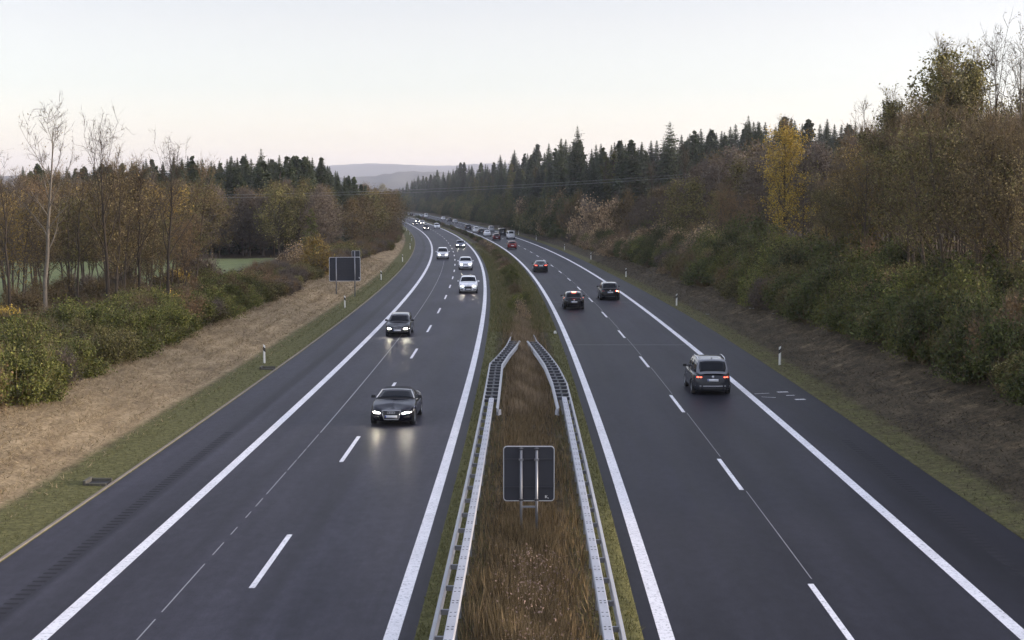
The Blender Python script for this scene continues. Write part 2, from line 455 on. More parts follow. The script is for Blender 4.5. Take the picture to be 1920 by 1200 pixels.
def leaves(P, size, r, flat=0.0, var=.5):
    """one small folded diamond per leaf or leaf clump"""
    P = np.asarray(P); n = len(P)
    a = r.normal(size=(n, 3)); a[:, 2] *= (1 - flat); a = unit(a)
    b = unit(np.cross(a, unit(r.normal(size=(n, 3)) * [1, 1, 1 - flat] + 1e-6)))
    s = (size * (1 + var * (r.random(n) * 2 - 1)))[:, None]
    V = np.stack([P - a * s * .55, P + b * s * .34, P + a * s * .55, P - b * s * .34], 1).reshape(-1, 3)
    return V, np.arange(len(V)).reshape(-1, 4)

def tubes(lines):
    """lines: (points, radii, sides)"""
    Vs, Fs, base = [], [], 0
    for pts, rad, k in lines:
        pts = np.asarray(pts, float); m = len(pts)
        d = np.gradient(pts, axis=0); d = unit(d)
        ref = np.array([0.0, 0, 1]) if abs(d[0][2]) < .8 else np.array([1.0, 0, 0])
        a = unit(np.cross(d, ref)); b = np.cross(d, a)
        th = np.arange(k) * 2 * np.pi / k
        ring = pts[:, None] + (a[:, None] * np.cos(th)[None, :, None] + b[:, None] * np.sin(th)[None, :, None]) * np.asarray(rad)[:, None, None]
        Vs.append(ring.reshape(-1, 3))
        i = np.arange(m - 1)[:, None] * k + np.arange(k)[None]; j = np.arange(m - 1)[:, None] * k + (np.arange(k)[None] + 1) % k
        Fs.append(np.stack([i, j, j + k, i + k], -1).reshape(-1, 4) + base); base += m * k
    return np.concatenate(Vs), np.concatenate(Fs)

def grow(r, H, r0, stems=1, spread=.12, limbs=22, t0=.25, reach=.30, ang=45, subs=7, twigs=6, twig_len=.9, top=1.0, wob=.02, shape=1.0, tw_w=.02):
    """a broadleaf skeleton: stems > limbs > branches (tubes) > twigs (ribbons)"""
    L, T0, T1, TW = [], [], [], []
    up = np.array([0, 0, 1.0])
    for s in range(stems):
        az = s * 2.4 + r.random(); h = H * (1 if s == 0 else r.uniform(.7, .95))
        lean = np.array([math.cos(az), math.sin(az), 0]) * spread * (1 if stems > 1 else .3)
        t = np.linspace(0, 1, 9)
        P = np.outer(t * h, up) + np.outer(t ** 1.2 * h, lean) + np.cumsum(r.normal(size=(9, 3)) * [1, 1, 0], 0) * wob * h * .35
        P -= P[0]; P[:, :2] += (np.array([math.cos(az), math.sin(az)]) * .25 * (stems > 1)) + r.normal(size=2) * .05 * (stems > 1)
        P[0, 2] = -.25
        rad = r0 * (1 if s == 0 else .75) * (1 - t) ** .8 + .012
        L.append((P, rad, 7))
        nl = max(4, int(limbs / (1 + .5 * (stems - 1))))
        for i in range(nl):
            u = t0 + (1 - t0) * (i + r.random()) / nl; u = min(u, .985)
            q = np.array([np.interp(u, t, P[:, k]) for k in range(3)]); qr = np.interp(u, t, rad)
            prof = (1 - u) ** .7 * shape + .22 * top + .25 * math.sin(math.pi * min(1, (u - t0) / (1 - t0)))
            ll = reach * H * prof * r.uniform(.6, 1.25)
            a2 = i * 2.4 + r.uniform(-.5, .5); e = R(ang + r.uniform(-16, 16) + 18 * u)
            d = np.array([math.cos(a2) * math.cos(e), math.sin(a2) * math.cos(e), math.sin(e)])
            tt = np.linspace(0, 1, 5)
            B = q + np.outer(tt * ll, d) + np.outer(tt ** 2 * ll * .16, up) + np.cumsum(r.normal(size=(5, 3)), 0) * ll * .025
            B[0] = q
            L.append((B, np.maximum(.009, qr * .5 * (1 - tt * .85)), 4))
            for j in range(subs):
                v = .22 + .78 * (j + r.random()) / subs
                c = np.array([np.interp(v, tt, B[:, k]) for k in range(3)])
                d2 = unit(d * .8 + r.normal(size=3) * .55 + up * .35); l2 = ll * .42 * (1.15 - .6 * v) * r.uniform(.6, 1.3) + .15
                S = c + np.outer(np.array([0, .5, 1]) * l2, d2) + np.array([[0, 0, 0], [0, 0, .03 * l2], [0, 0, .14 * l2]])
                L.append((S, np.maximum(.006, qr * .16 * np.array([1, .7, .3])), 3))
                for k in range(twigs):
                    w = r.uniform(.15, 1); g = S[0] + (S[2] - S[0]) * w
                    d3 = unit(d2 * .9 + r.normal(size=3) * .6 + up * .3); l3 = twig_len * r.uniform(.4, 1.2)
                    T0.append(g); T1.append(g + d3 * l3); TW.append(tw_w * 1.3)
                    for _ in range(2):
                        w2 = r.uniform(.3, .9); g2 = g + d3 * l3 * w2
                        T0.append(g2); T1.append(g2 + unit(d3 + r.normal(size=3) * .6 + up * .2) * l3 * .55); TW.append(tw_w)
    return L, np.array(T0), np.array(T1), np.array(TW)

def broadleaf(name, seed, bark, twig_m, leaf_m, n_leaves=4000, leaf=.09, low=0.0, high=1.0, leaf_jit=.10, flat=0.0, **kw):
    """returns {'trunk': mesh, 'crown': mesh}"""
    r = np.random.default_rng(seed); L, T0, T1, TW = grow(r, **kw); H = kw['H']
    tv, tf = tubes(L); trunk = mesh_np(name + '_trunk', tv, F4=tf, mat=bark, smooth=True)
    V, F = ribbons(T0, T1, TW, r)
    if n_leaves:
        z = T1[:, 2] / H; w = ((z > low) & (z < high)) + .03; w = w / w.sum()
        k = r.choice(len(T0), n_leaves, p=w); u = r.random((n_leaves, 1))
        P = T0[k] + (T1[k] - T0[k]) * u + r.normal(size=(n_leaves, 3)) * leaf_jit
        lv, lf = leaves(P, leaf, r, flat)
        VV = np.concatenate([V, lv]); me = mesh_np(name + '_crown', VV, F3=F, F4=lf + len(V), mats=[twig_m, leaf_m], midx=np.concatenate([np.zeros(len(F)), np.ones(len(lf))]))
    else: me = mesh_np(name + '_crown', V, F3=F, mat=twig_m)
    return {'trunk': trunk, 'crown': me}

def spruce(name, seed, bark, needle_m, H=20.0, R0=3.0, whorls=36, per=8, leaf=.5, irregular=.15, bare=.06, power=.85):
    r = np.random.default_rng(seed)
    t = np.linspace(0, 1, 8); P = np.outer(t * H, [0, 0, 1.0]); P[0, 2] = -.3; P[1:-1, :2] += r.normal(size=(6, 2)) * .06
    L = [(P, .012 * H * (1 - t) + .015, 6)]; Q = []; D = []; S = []
    for i in range(whorls):
        u = bare + (1 - bare) * (i + r.random() * .5) / whorls; z = u * H
        rr = R0 * ((1 - u) ** power * .95 + .015) * r.uniform(1 - irregular, 1 + irregular)
        n = max(4, int(per * (.45 + .75 * (1 - u)))); a0 = r.random() * 6.28
        for k in range(n):
            a = a0 + k * 6.283 / n + r.uniform(-.3, .3); l = rr * r.uniform(1 - irregular * 1.6, 1 + irregular)
            h = np.array([math.cos(a), math.sin(a), 0]); droop = -.28 + .5 * u
            m = max(2, int(l / (leaf * .42)))
            w = np.linspace(.12, 1, m)[:, None]
            B = np.array([0, 0, z]) + w * l * h + np.hstack([np.zeros((m, 2)), (w * l * droop - .10 * l * w * (1 - w))])
            Q.append(B); D.append(np.repeat(h[None] + [[0, 0, droop]], m, 0)); S.append(leaf * (1.15 - .45 * w[:, 0]) * min(1, .55 + .9 * l / R0) * min(1, .30 + (1 - u) * 4.5))
            if l > 1.2: L.append((np.array([[0, 0, z], list(B[m // 2]), list(B[-1])]), np.array([.045, .03, .01]) * H / 20, 3))
    nf = 1500; u = r.uniform(.12, 1, nf) ** .8; a = r.random(nf) * 6.283; q = R0 * ((1 - u) ** power) * r.uniform(.15, .92, nf)
    h = np.stack([np.cos(a), np.sin(a), np.zeros(nf)], 1)
    Q.append(h * q[:, None] + np.stack([0 * u, 0 * u, u * H - q * .22], 1)); D.append(h + [0, 0, -.25]); S.append(leaf * np.clip(1.25 - u, .42, .95) * np.minimum(1, .22 + (1 - u) * 4))
    Q = np.concatenate(Q); D = unit(np.concatenate(D)); S = np.concatenate(S); n = len(Q)
    side = unit(np.cross(D, [0, 0, 1.0])); out_V = []
    for sgn in (-1, 1, 0):                          # two combs of needles and a hanging spray per step
        jit = r.normal(size=(n, 3)) * .10 * S[:, None]
        if sgn: tip = Q + unit(D * .7 + side * sgn * r.uniform(.5, 1.1, (n, 1)) + [0, 0, -.25]) * S[:, None] * .9 + jit; wdt = unit(D + side * sgn * -.2 + r.normal(size=(n, 3)) * .35)
        else: tip = Q + unit(D * .6 + [0, 0, -.9]) * S[:, None] * .75 + jit; wdt = unit(side + r.normal(size=(n, 3)) * .5)
        mid = (Q + tip) / 2
        out_V.append(np.stack([Q + jit * .5, mid + wdt * S[:, None] * .33, tip, mid - wdt * S[:, None] * .33], 1).reshape(-1, 3))
    V = np.concatenate(out_V); F = np.arange(len(V)).reshape(-1, 4)
    tv, tf = tubes(L)
    return {'trunk': mesh_np(name + '_trunk', tv, F4=tf, mat=bark, smooth=True), 'crown': mesh_np(name + '_crown', V, F4=F, mat=needle_m)}

def clump_crown(name, seed, bark, twig_m, leaf_m, H=14.0, wid=4.0, low=.2, n_clump=70, n_leaf=4200, leaf=.34, n_twig=900, squash=1.0, pointed=0.0, trunk_r=.16):
    """a broadleaf tree for the middle distance: leaf clumps round the ends of limbs, a fuzz of twigs, gaps between"""
    r = np.random.default_rng(seed); up = np.array([0, 0, 1.0])
    t = np.linspace(0, 1, 6); P = np.outer(t * H * .92, up); P[1:, :2] += np.cumsum(r.normal(size=(5, 2)), 0) * .12; P[0, 2] = -.3
    L = [(P, trunk_r * (1 - t) + .02, 6)]; C = []
    for i in range(n_clump):
        u = r.random() ** (.8 if pointed == 0 else 1.0); z = low * H + (1 - low) * H * u
        prof = (math.sin(math.pi * min(1, .12 + .88 * u)) if pointed == 0 else (1 - u) ** (.9 if pointed < 1 else .55) * min(1, u * 6 + .35))
        rr = wid * max(.03 if pointed else .12, prof) * math.sqrt(r.uniform(.15, 1)) * squash; a = r.random() * 6.283
        C.append([rr * math.cos(a), rr * math.sin(a), z])
    C = np.array(C)
    for c in C[:46]:
        z0 = max(.12 * H, c[2] - .35 * np.hypot(c[0], c[1]) - 1.2); zz = min(z0, .88 * H)
        q = np.array([np.interp(zz / (H * .92), t, P[:, k]) for k in range(3)])
        L.append((np.array([q, (q + c) / 2 + [0, 0, .15], c]), np.array([.05, .035, .012]) * H / 14, 3))
    k = r.integers(0, len(C), n_leaf); sz = wid * .17 * r.uniform(.6, 1.5, len(C)) * np.where(pointed > 0, np.clip(1.12 - C[:, 2] / H, .12, 1), 1)
    Lp = C[k] + r.normal(size=(n_leaf, 3)) * sz[k][:, None] * [1, 1, .8]
    k2 = r.integers(0, len(C), n_twig); s = C[k2] + r.normal(size=(n_twig, 3)) * sz[k2][:, None] * .7
    e = s + unit(r.normal(size=(n_twig, 3)) * .6 + up * .9 + unit(C[k2] * [1, 1, 0]) * .5) * r.uniform(.5, 1.5, (n_twig, 1))
    V, F = ribbons(s, e, np.full(n_twig, .04), r); lv, lf = leaves(Lp, leaf, r)
    tv, tf = tubes(L)
    return {'trunk': mesh_np(name + '_trunk', tv, F4=tf, mat=bark, smooth=True),
            'crown': mesh_np(name + '_crown', np.concatenate([V, lv]), F3=F, F4=lf + len(V), mats=[twig_m, leaf_m], midx=np.concatenate([np.zeros(len(F)), np.ones(len(lf))]))}

def bush(name, seed, stem_m, leaf_m, wid=1.0, H=1.0, n_stem=60, n_clump=20, n_leaf=3600, leaf=.055, n_twig=500, spiky=.3):
    """one unit high and wide; scaled when planted"""
    r = np.random.default_rng(seed); C = []
    for i in range(n_clump):
        a = r.random() * 6.283; e = math.asin(r.uniform(.02, 1)); k = r.uniform(.62, 1.0)
        C.append([wid * .5 * k * math.cos(e) * math.cos(a), wid * .5 * k * math.cos(e) * math.sin(a), H * (.08 + .84 * k * math.sin(e))])
    C = np.array(C); sz = r.uniform(.055, .13, len(C))
    L = []
    for i in range(n_stem):
        c = C[r.integers(len(C))] + r.normal(size=3) * .05; b = np.array([c[0] * .18, c[1] * .18, -.06]) + np.append(r.normal(size=2) * .03, 0)
        L.append((np.array([b, b * .5 + c * .5 + [0, 0, .08], c]), np.array([.010, .007, .003]), 3))
    k = r.integers(0, len(C), n_leaf); P = C[k] + r.normal(size=(n_leaf, 3)) * sz[k][:, None]; P[:, 2] = np.abs(P[:, 2])
    k2 = r.integers(0, len(C), n_twig); s = C[k2] + r.normal(size=(n_twig, 3)) * sz[k2][:, None] * .7
    out = unit(C[k2] * [1, 1, .4] + [0, 0, .15]); e = s + unit(out * .7 + [0, 0, .8] + r.normal(size=(n_twig, 3)) * .35) * r.uniform(.1, spiky, (n_twig, 1))
    V, F = ribbons(s, e, np.full(n_twig, .008), r); lv, lf = leaves(P, leaf, r); tv, tf = tubes(L)
    return {'stems': mesh_np(name + '_stems', tv, F4=tf, mat=stem_m),
            'foliage': mesh_np(name + '_foliage', np.concatenate([V, lv]), F3=F, F4=lf + len(V), mats=[stem_m, leaf_m], midx=np.concatenate([np.zeros(len(F)), np.ones(len(lf))]))}

def plant(name, proto, loc, rz, s, label, cat, group=None, sz=None):
    e = empty(name, loc, rz); e.scale = (s, s, sz if sz else s)
    for k, me in proto.items(): meshobj(k, me, e)
    return tag(e, label, cat, group)

bark_grey = plain('grey_bark', (.085, .068, .052), .9, spec=.1, noise=.35, scale=3, bump=.5)
bark_pale = plain('pale_birch_bark', (.15, .13, .105), .85, spec=.1, noise=.5, scale=4, bump=.3)
bark_dark = plain('dark_bark', (.05, .04, .031), .9, spec=.1, noise=.3, scale=3, bump=.5)
twig_brown = plain('brown_twigs', (.155, .115, .066), .9, spec=.08, noise=.25, scale=.7)
twig_dark = plain('dark_bare_twigs', (.06, .044, .034), .9, spec=.08, noise=.25, scale=.7)
lf_gold = leafmat('golden_brown_leaves', [(.22, .145, .035), (.33, .22, .055), (.40, .29, .08), (.17, .125, .04)])
twig_grey = plain('grey_twigs', (.135, .11, .088), .9, spec=.08, noise=.25, scale=.7)
twig_red = plain('reddish_twigs', (.165, .118, .075), .9, spec=.08, noise=.25, scale=.7)
lf_brown = leafmat('withered_brown_leaves', [(.07, .050, .022), (.14, .10, .04), (.10, .078, .03), (.24, .175, .075)])
lf_speck = leafmat('speckled_brown_leaves', [(.06, .045, .02), (.12, .09, .036), (.20, .15, .06), (.40, .31, .14)])
lf_rust = leafmat('rusty_leaves', [(.14, .085, .038), (.23, .145, .066), (.18, .12, .055), (.32, .215, .11)])
lf_olive = leafmat('olive_leaves', [(.04, .038, .012), (.10, .092, .028), (.24, .21, .075), (.075, .07, .023)])
lf_green = leafmat('dull_green_leaves', [(.042, .053, .012), (.105, .115, .026), (.21, .205, .05), (.07, .08, .02)])
lf_dark = leafmat('dark_green_leaves', [(.022, .032, .011), (.058, .070, .020), (.12, .13, .034), (.04, .05, .017)])
lf_yellow = leafmat('golden_leaves', [(.38, .25, .035), (.58, .39, .055), (.66, .49, .10), (.28, .21, .045)])
lf_mauve = leafmat('mauve_brown_leaves', [(.065, .050, .038), (.115, .088, .064), (.10, .080, .052), (.155, .12, .084)])
lf_straw = leafmat('straw_leaves', [(.30, .21, .11), (.42, .31, .18), (.24, .165, .085)])
needles = leafmat('spruce_needles', [(.026, .036, .018), (.050, .066, .032), (.08, .096, .046)], var=.3, trans=.1)
needles_lt = leafmat('light_pine_needles', [(.050, .058, .020), (.09, .095, .034), (.13, .13, .048)], var=.3, trans=.15)

PR = {}
# bare and half bare trees of the left bank
PR['bare'] = [broadleaf('bare_tree', 11, bark_pale, twig_dark, lf_brown, n_leaves=300, leaf=.09, low=0, high=.5, H=15.0, r0=.17, limbs=15, t0=.38, reach=.25, ang=50, subs=5, twigs=4, twig_len=1.0, tw_w=.024),
              broadleaf('bare_tree_wide', 12, bark_dark, twig_dark, lf_brown, n_leaves=250, leaf=.09, high=.5, H=14.5, r0=.19, limbs=15, t0=.42, reach=.36, ang=52, subs=6, twigs=4, twig_len=1.1, top=1.3, tw_w=.024),
              broadleaf('bare_tree_slim', 13, bark_dark, twig_dark, lf_brown, n_leaves=160, leaf=.09, high=.5, H=16.0, r0=.15, limbs=13, t0=.45, reach=.20, ang=46, subs=5, twigs=3, twig_len=.9, tw_w=.022)]
PR['brown'] = [broadleaf('brown_tree', 21 + i, bark_grey, [twig_brown, twig_red, twig_brown, twig_grey][i], [lf_speck, lf_rust, lf_olive, lf_gold][i], n_leaves=[4200, 3600, 5000, 2600][i], leaf=.115, H=10.5, r0=.10, stems=[2, 3, 2, 2][i], spread=.14, limbs=24, t0=.26, reach=.29, ang=48, subs=6, twigs=6, twig_len=.85, tw_w=.020) for i in range(4)]
PR['tallolive'] = [broadleaf('tall_olive_tree', 31 + i, bark_grey, twig_brown, lf_olive, n_leaves=9500, leaf=.19, leaf_jit=.2, H=18.0, r0=.22, limbs=26, t0=.22, reach=.24, ang=56, subs=7, twigs=5, twig_len=.8) for i in range(2)]
PR['golden'] = [broadleaf('golden_tree', 41, bark_grey, twig_brown, lf_yellow, n_leaves=9500, leaf=.17, leaf_jit=.26, H=16.0, r0=.18, limbs=34, t0=.08, reach=.26, ang=50, subs=7, twigs=5, twig_len=.8),
                broadleaf('sparse_golden_tree', 42, bark_grey, twig_brown, lf_gold, n_leaves=2300, leaf=.15, leaf_jit=.2, H=16.0, r0=.18, limbs=26, t0=.12, reach=.24, ang=50, subs=7, twigs=5, twig_len=.8)]
PR['spruce'] = [spruce('spruce', 51 + i, bark_dark, needles, H=22, R0=[3.5, 3.0, 3.9][i], whorls=46, per=10, leaf=.80, irregular=[.12, .2, .16][i]) for i in range(3)]
PR['fir'] = [spruce('tall_fir', 55 + i, bark_dark, needles, H=26, R0=[4.2, 4.8][i], whorls=32, per=9, leaf=.95, irregular=.34, power=[.62, .5][i], bare=.12) for i in range(2)]
PR['pine'] = [clump_crown('dark_conifer', 63 + i, bark_dark, bark_dark, needles, H=22, wid=[3.4, 2.9, 3.8][i], low=.08, n_clump=[190, 170, 180][i], n_leaf=7600, leaf=.46, pointed=.45, n_twig=60) for i in range(3)]
PR['larch'] = [clump_crown('light_conifer', 61, bark_grey, twig_brown, needles_lt, H=18, wid=3.0, low=.12, n_clump=95, n_leaf=5200, leaf=.34, pointed=1, n_twig=500)]
PR['round'] = [clump_crown('round_tree', 71 + i, bark_grey, [twig_grey, twig_red, twig_brown, twig_grey][i], [lf_mauve, lf_brown, lf_olive, lf_mauve][i], H=14, wid=[4.2, 4.6, 4.4, 3.6][i], n_leaf=[3300, 3600, 4200, 2600][i], leaf=.30, n_twig=1600) for i in range(4)]
PR['bushg'] = [bush('green_bush', 81 + i, twig_brown, [lf_green, lf_olive, lf_green][i], n_leaf=9000, leaf=.036) for i in range(3)]
PR['bushd'] = [bush('dark_bush', 91 + i, twig_brown, [lf_dark, lf_dark, lf_green][i], n_leaf=9000, leaf=.036) for i in range(3)]
PR['bushb'] = [bush('brown_bush', 101 + i, [twig_brown, twig_red, twig_grey][i], [lf_brown, lf_rust, lf_mauve][i], n_leaf=2600, leaf=.045, n_twig=1500, spiky=.34) for i in range(3)]
lf_peach = leafmat('peach_brown_leaves', [(.28, .19, .10), (.42, .30, .165), (.34, .24, .13), (.54, .41, .25)])
PR['bushpe'] = [bush('peach_bush', 117, twig_red, lf_peach, n_leaf=3200, leaf=.045, n_twig=1500, spiky=.34)]
PR['bushy'] = [bush('yellow_bush', 111, twig_brown, lf_yellow, n_leaf=3600, leaf=.05)]
PR['bushgold'] = [bush('golden_bush', 113, twig_brown, lf_gold, n_leaf=3800, leaf=.045, n_twig=900)]
PR['gold'] = PR['bushgold']
PR['bushs'] = [bush('straw_bush', 115, twig_grey, lf_straw, n_leaf=3000, leaf=.045, n_twig=1200, spiky=.35)]

def pick(k, i=None):
    a = PR[k]; return a[random.randrange(len(a)) if i is None else i % len(a)]
def rz(): return random.uniform(0, 6.283)
def at_px(px, d):                                   # ground point seen in photo column px at distance d along the road direction
    return (px - 960) / 2915 * d
def off(x, y): return (x - float(cx(y))) / math.sqrt(1 + float(slope(y)) ** 2)
def gxy(x, y, dz=0.0): return (x, y, float(Z(off(x, y), y)) + dz)
PLANTED = []
def free(x, y, r):
    for a, b, q in PLANTED:
        if (a - x) ** 2 + (b - y) ** 2 < (r + q) ** 2 * .5: return False
    PLANTED.append((x, y, r)); return True

# ------------------------------------------------------------------ left bank: bushes, bare trees, thicket
def left_front(y): return np.interp(y, [0, 200, 270, 600], [-20.6, -20.3, -17.6, -15.8])
y = 46.0; k = 0
while y < 128:                                      # two ragged rows of green bushes, then brown ones farther on
    for row in range(3):
        o = float(left_front(y)) - 1.2 - row * 2.0 + random.uniform(-.5, .5); yy = y + random.uniform(-1, 1) + row * .8
        s = random.uniform(2.3, 3.1) * (1 + .06 * row)
        kind = 'bushg' if random.random() < .85 else 'bushb'
        plant({'bushg': 'green_bush', 'bushb': 'brown_bush', 'bushy': 'yellow_bush'}[kind], pick(kind), G(o, yy), rz(), s,
              {'bushg': 'leafy green bush in the hedge above the dry bank beside the oncoming lanes', 'bushb': 'small brown bush among the green bushes beside the oncoming lanes', 'bushy': 'small yellow bush among the green bushes beside the oncoming lanes'}[kind],
              'bush', {'bushg': 'green bushes above the dry bank', 'bushb': 'brown bushes in the green hedge', 'bushy': 'yellow bushes in the green hedge'}[kind], sz=s * random.uniform(.62, .98))
    y += 1.75
y = 128.0
while y < 480:
    for row in range(3):
        o = float(left_front(y)) - 1.0 - row * 2.1 + random.uniform(-.6, .6); yy = y + random.uniform(-1.2, 1.2)
        s = random.uniform(2.0, 2.9)
        ol = random.random() < .3
        plant('olive_bush' if ol else 'brown_bush', pick('bushg', 1) if ol else pick('bushb'), G(o, yy), rz(), s,
              'low olive bush in the brown scrub beyond the big roadside board' if ol else 'low twiggy brown bush in the scrub running past the big roadside board', 'bush',
              'olive bushes in the brown scrub' if ol else 'brown scrub beside the oncoming lanes', sz=s * random.uniform(.6, .85))
    y += 2.9 if y < 262 else 6
for j in range(46):                                 # twiggy undergrowth behind the hedge
    d = random.uniform(84, 150); s = random.uniform(2.0, 3.4)
    plant('brown_bush', pick('bushb', random.choice([0, 0, 2])), G(random.uniform(-38, -27.5), d), rz(), s, 'twiggy brown undergrowth among the trunks behind the green hedge', 'bush', 'undergrowth behind the green hedge', sz=s * random.uniform(.6, .9))
# single trees that stand out against the sky
for px, d, kind, i, s, lab in ((82, 98, 'bare', 0, .88, 'tall pale birch with bare pointed top, second from the picture edge above the green bushes'),
                               (205, 100, 'bare', 1, .76, 'wide bare forked tree rising highest between the pale birch and the brown round tree'),
                               (262, 104, 'bare', 1, .60, 'smaller bare tree beside the wide forked tree on the oncoming side'),
                               (312, 103, 'bare', 1, .68, 'bare tree with fan of twigs above the brown thicket next to the spruce wood'),
                               (20, 96, 'bare', 2, .68, 'thin dark bare tree at the very picture edge on the oncoming side'),
                               (140, 102, 'bare', 2, .62, 'thin bare sapling between the pale birch and the wide forked tree')):
    x = at_px(px, d); PLANTED.append((x, d, .8))
    plant('bare_tree', pick(kind, i), gxy(x, d), rz(), s, lab, 'tree')
n = 0
while n < 44:                                       # the brown thicket under them
    d = random.uniform(103, 152); px = random.uniform(-60, 392); x = at_px(px, d)
    if off(x, d) > -25 or (px > 330 and d > 130): continue
    if not free(x, d, 1.05): continue
    h = random.uniform(.58, .98)
    if d < 100: h *= .76
    i = random.choice([0, 0, 0, 1, 2, 2, 3])
    plant('brown_tree', pick('brown', i), gxy(x, d), rz(), h, 'slender brown twiggy tree in the thicket behind the green bushes', 'tree', 'brown thicket behind the green bushes')
    n += 1
for px, d, kind, s, nm, lab in ((312, 106, 'bushy', 2.3, 'yellow_bush', 'bright yellow bush at the foot of the brown round tree'),
                                (8, 92, 'bushy', 2.4, 'yellow_bush', 'yellow and rust bush at the very picture edge on the oncoming side'),
                                (268, 104, 'bushy', 2.0, 'yellow_bush', 'small yellow and brown bush left of the bright yellow bush'),
                                (372, 142, 'bushb', 4.2, 'brown_bush', 'big purple brown bush in front of the green meadow'),
                                (330, 128, 'bushy', 3.0, 'yellow_bush', 'thin yellow leaved sapling behind the bright yellow bush')):
    x = at_px(px, d); plant(nm, pick(kind), gxy(x, d), rz(), s, lab, 'bush')
# golden shrubs by the meadow, the round brown trees where the road bends
for px, d, kind, i, s, sz, nm, lab, cat in (
        (584, 178, 'larch', 0, .42, .40, 'golden_larch', 'slim yellow green larch behind the golden shrub near the meadow', 'tree'),
        (590, 168, 'bushgold', 0, 4.2, 4.2, 'golden_shrub', 'big golden brown shrub at the edge of the meadow', 'bush'),
        (548, 174, 'bushs', 0, 3.6, 3.4, 'straw_shrub', 'half bare straw coloured shrub beside the big golden shrub', 'bush'),
        (640, 205, 'bushg', 1, 4.0, 3.4, 'olive_shrub', 'olive shrub just behind the big roadside board', 'bush')):
    x = at_px(px, d); plant(nm, pick(kind, i), gxy(x, d), rz(), s, lab, cat, sz=sz)
for j, (px, d, s) in enumerate(((660, 262, .62), (682, 270, .66), (702, 285, .70), (722, 300, .72), (690, 300, .7), (736, 330, .74), (712, 330, .72), (735, 372, .72), (668, 285, .62), (745, 415, .8), (728, 395, .78))):
    x = at_px(px, d) if d > 250 else at_px(px, d)
    x = min(x, float(X(-16.9, d)))
    plant('round_shrub_tree', pick('round', [1, 1, 2, 1, 2, 1, 1][j % 7]), gxy(x, d), rz(), s * .92, 'rounded reddish brown small tree in the clump where the oncoming lanes bend', 'tree', 'round brown trees at the bend')
x = at_px(698, 340); plant('golden_tree', PR['golden'][0], gxy(x, 352), rz(), .62, 'small orange yellow tree peeping out over the round brown trees at the bend', 'tree')

# ------------------------------------------------------------------ left wood: spruces with bare broadleaves in front
SPL, SPG = 'dark spruce in the wood beyond the meadow on the oncoming side', 'spruce wood beyond the meadow'
n = 0; tries = 0
while n < 190 and tries < 16000:
    tries += 1
    d = random.uniform(243, 400); px = random.uniform(40, 690); x = at_px(px, d)
    if off(x, d) > -25 or (d < 300 and px > 655 - (300 - d) * 1.2): continue
    if not free(x, d, 1.55): continue
    top = np.interp(px, [150, 350, 520, 600, 660, 690], [318, 300, 296, 302, 335, 352])     # skyline of the wood
    h = (372 - top) / 2915 * d + 9.4 - float(Z(off(x, d), d)); h *= random.uniform(.86, 1.06)
    pine = random.random() < .3; plant('spruce', pick('pine' if pine else 'spruce'), gxy(x, d), rz(), h / 22 * random.uniform(1.3, 1.75), SPL, 'tree', SPG, sz=h / 22); n += 1
n = 0; tries = 0
while n < 84 and tries < 9000:
    tries += 1
    d = random.uniform(226, 252); px = random.uniform(-70, 668); x = at_px(px, d)
    if off(x, d) > -26: continue
    if not free(x, d, 1.7): continue
    h = random.uniform(.62, .95) * (.8 if px < 500 else .9)
    plant('wood_edge_tree', pick('round', random.choice([0, 0, 3, 2, 1])), gxy(x, d), rz(), h, 'mauve brown leafless tree along the front of the spruce wood behind the meadow', 'tree', 'bare trees along the front of the wood'); n += 1
x = at_px(492, 262); plant('spruce', PR['fir'][0], gxy(x, 262), rz(), .66, 'slightly taller spruce poking above the wood beyond the meadow', 'tree')
for j in range(24):                                 # the same wood goes on along the road as it bends
    d = 400 + j * 30 + random.uniform(-8, 8)
    for row in range(2):
        o = -24 - row * 8 + random.uniform(-3, 3)
        plant('wood_edge_tree', pick('round'), G(o, d), rz(), random.uniform(.6, .85), 'distant brown tree along the bend of the oncoming lanes', 'tree', 'distant trees along the far bend')

# ------------------------------------------------------------------ right bank
def right_front(y): return np.interp(y, [0, 60, 90, 150, 250, 600], [19.0, 18.9, 18.2, 17.1, 16.1, 15.9])
y = 48.0
while y < 330:
    for row in range(4):
        o = float(right_front(y)) + 1.1 + row * 2.0 + random.uniform(-.6, .6); yy = y + random.uniform(-1, 1) + row * .5
        s = random.uniform(2.3, 3.4) * (1 + .10 * row)
        if y > 245: s *= .8
        u = random.random(); brown = u > (.93 if y < 150 else .66 if y < 215 else .25)
        if brown:
            plant('brown_bush', pick('bushb' if y < 170 or random.random() < .4 else random.choice(['bushpe', 'bushs'])), G(o, yy), rz(), s * (1 if y < 190 else 1.3), 'brown bush among the dark green bushes above the outbound hard shoulder', 'bush', 'brown bushes on the outbound bank', sz=s * random.uniform(.75, 1.0))
        else:
            plant('dark_bush', pick('bushg', 1) if random.random() < .22 else pick('bushd'), G(o, yy), rz(), s, 'dark green leafy bush in the dense belt above the outbound hard shoulder', 'bush', 'dark green bushes on the outbound bank', sz=s * random.uniform(.8, 1.1))
    y += 2.1 if y < 130 else 3.4 if y < 220 else 5.5
n = 0; tries = 0
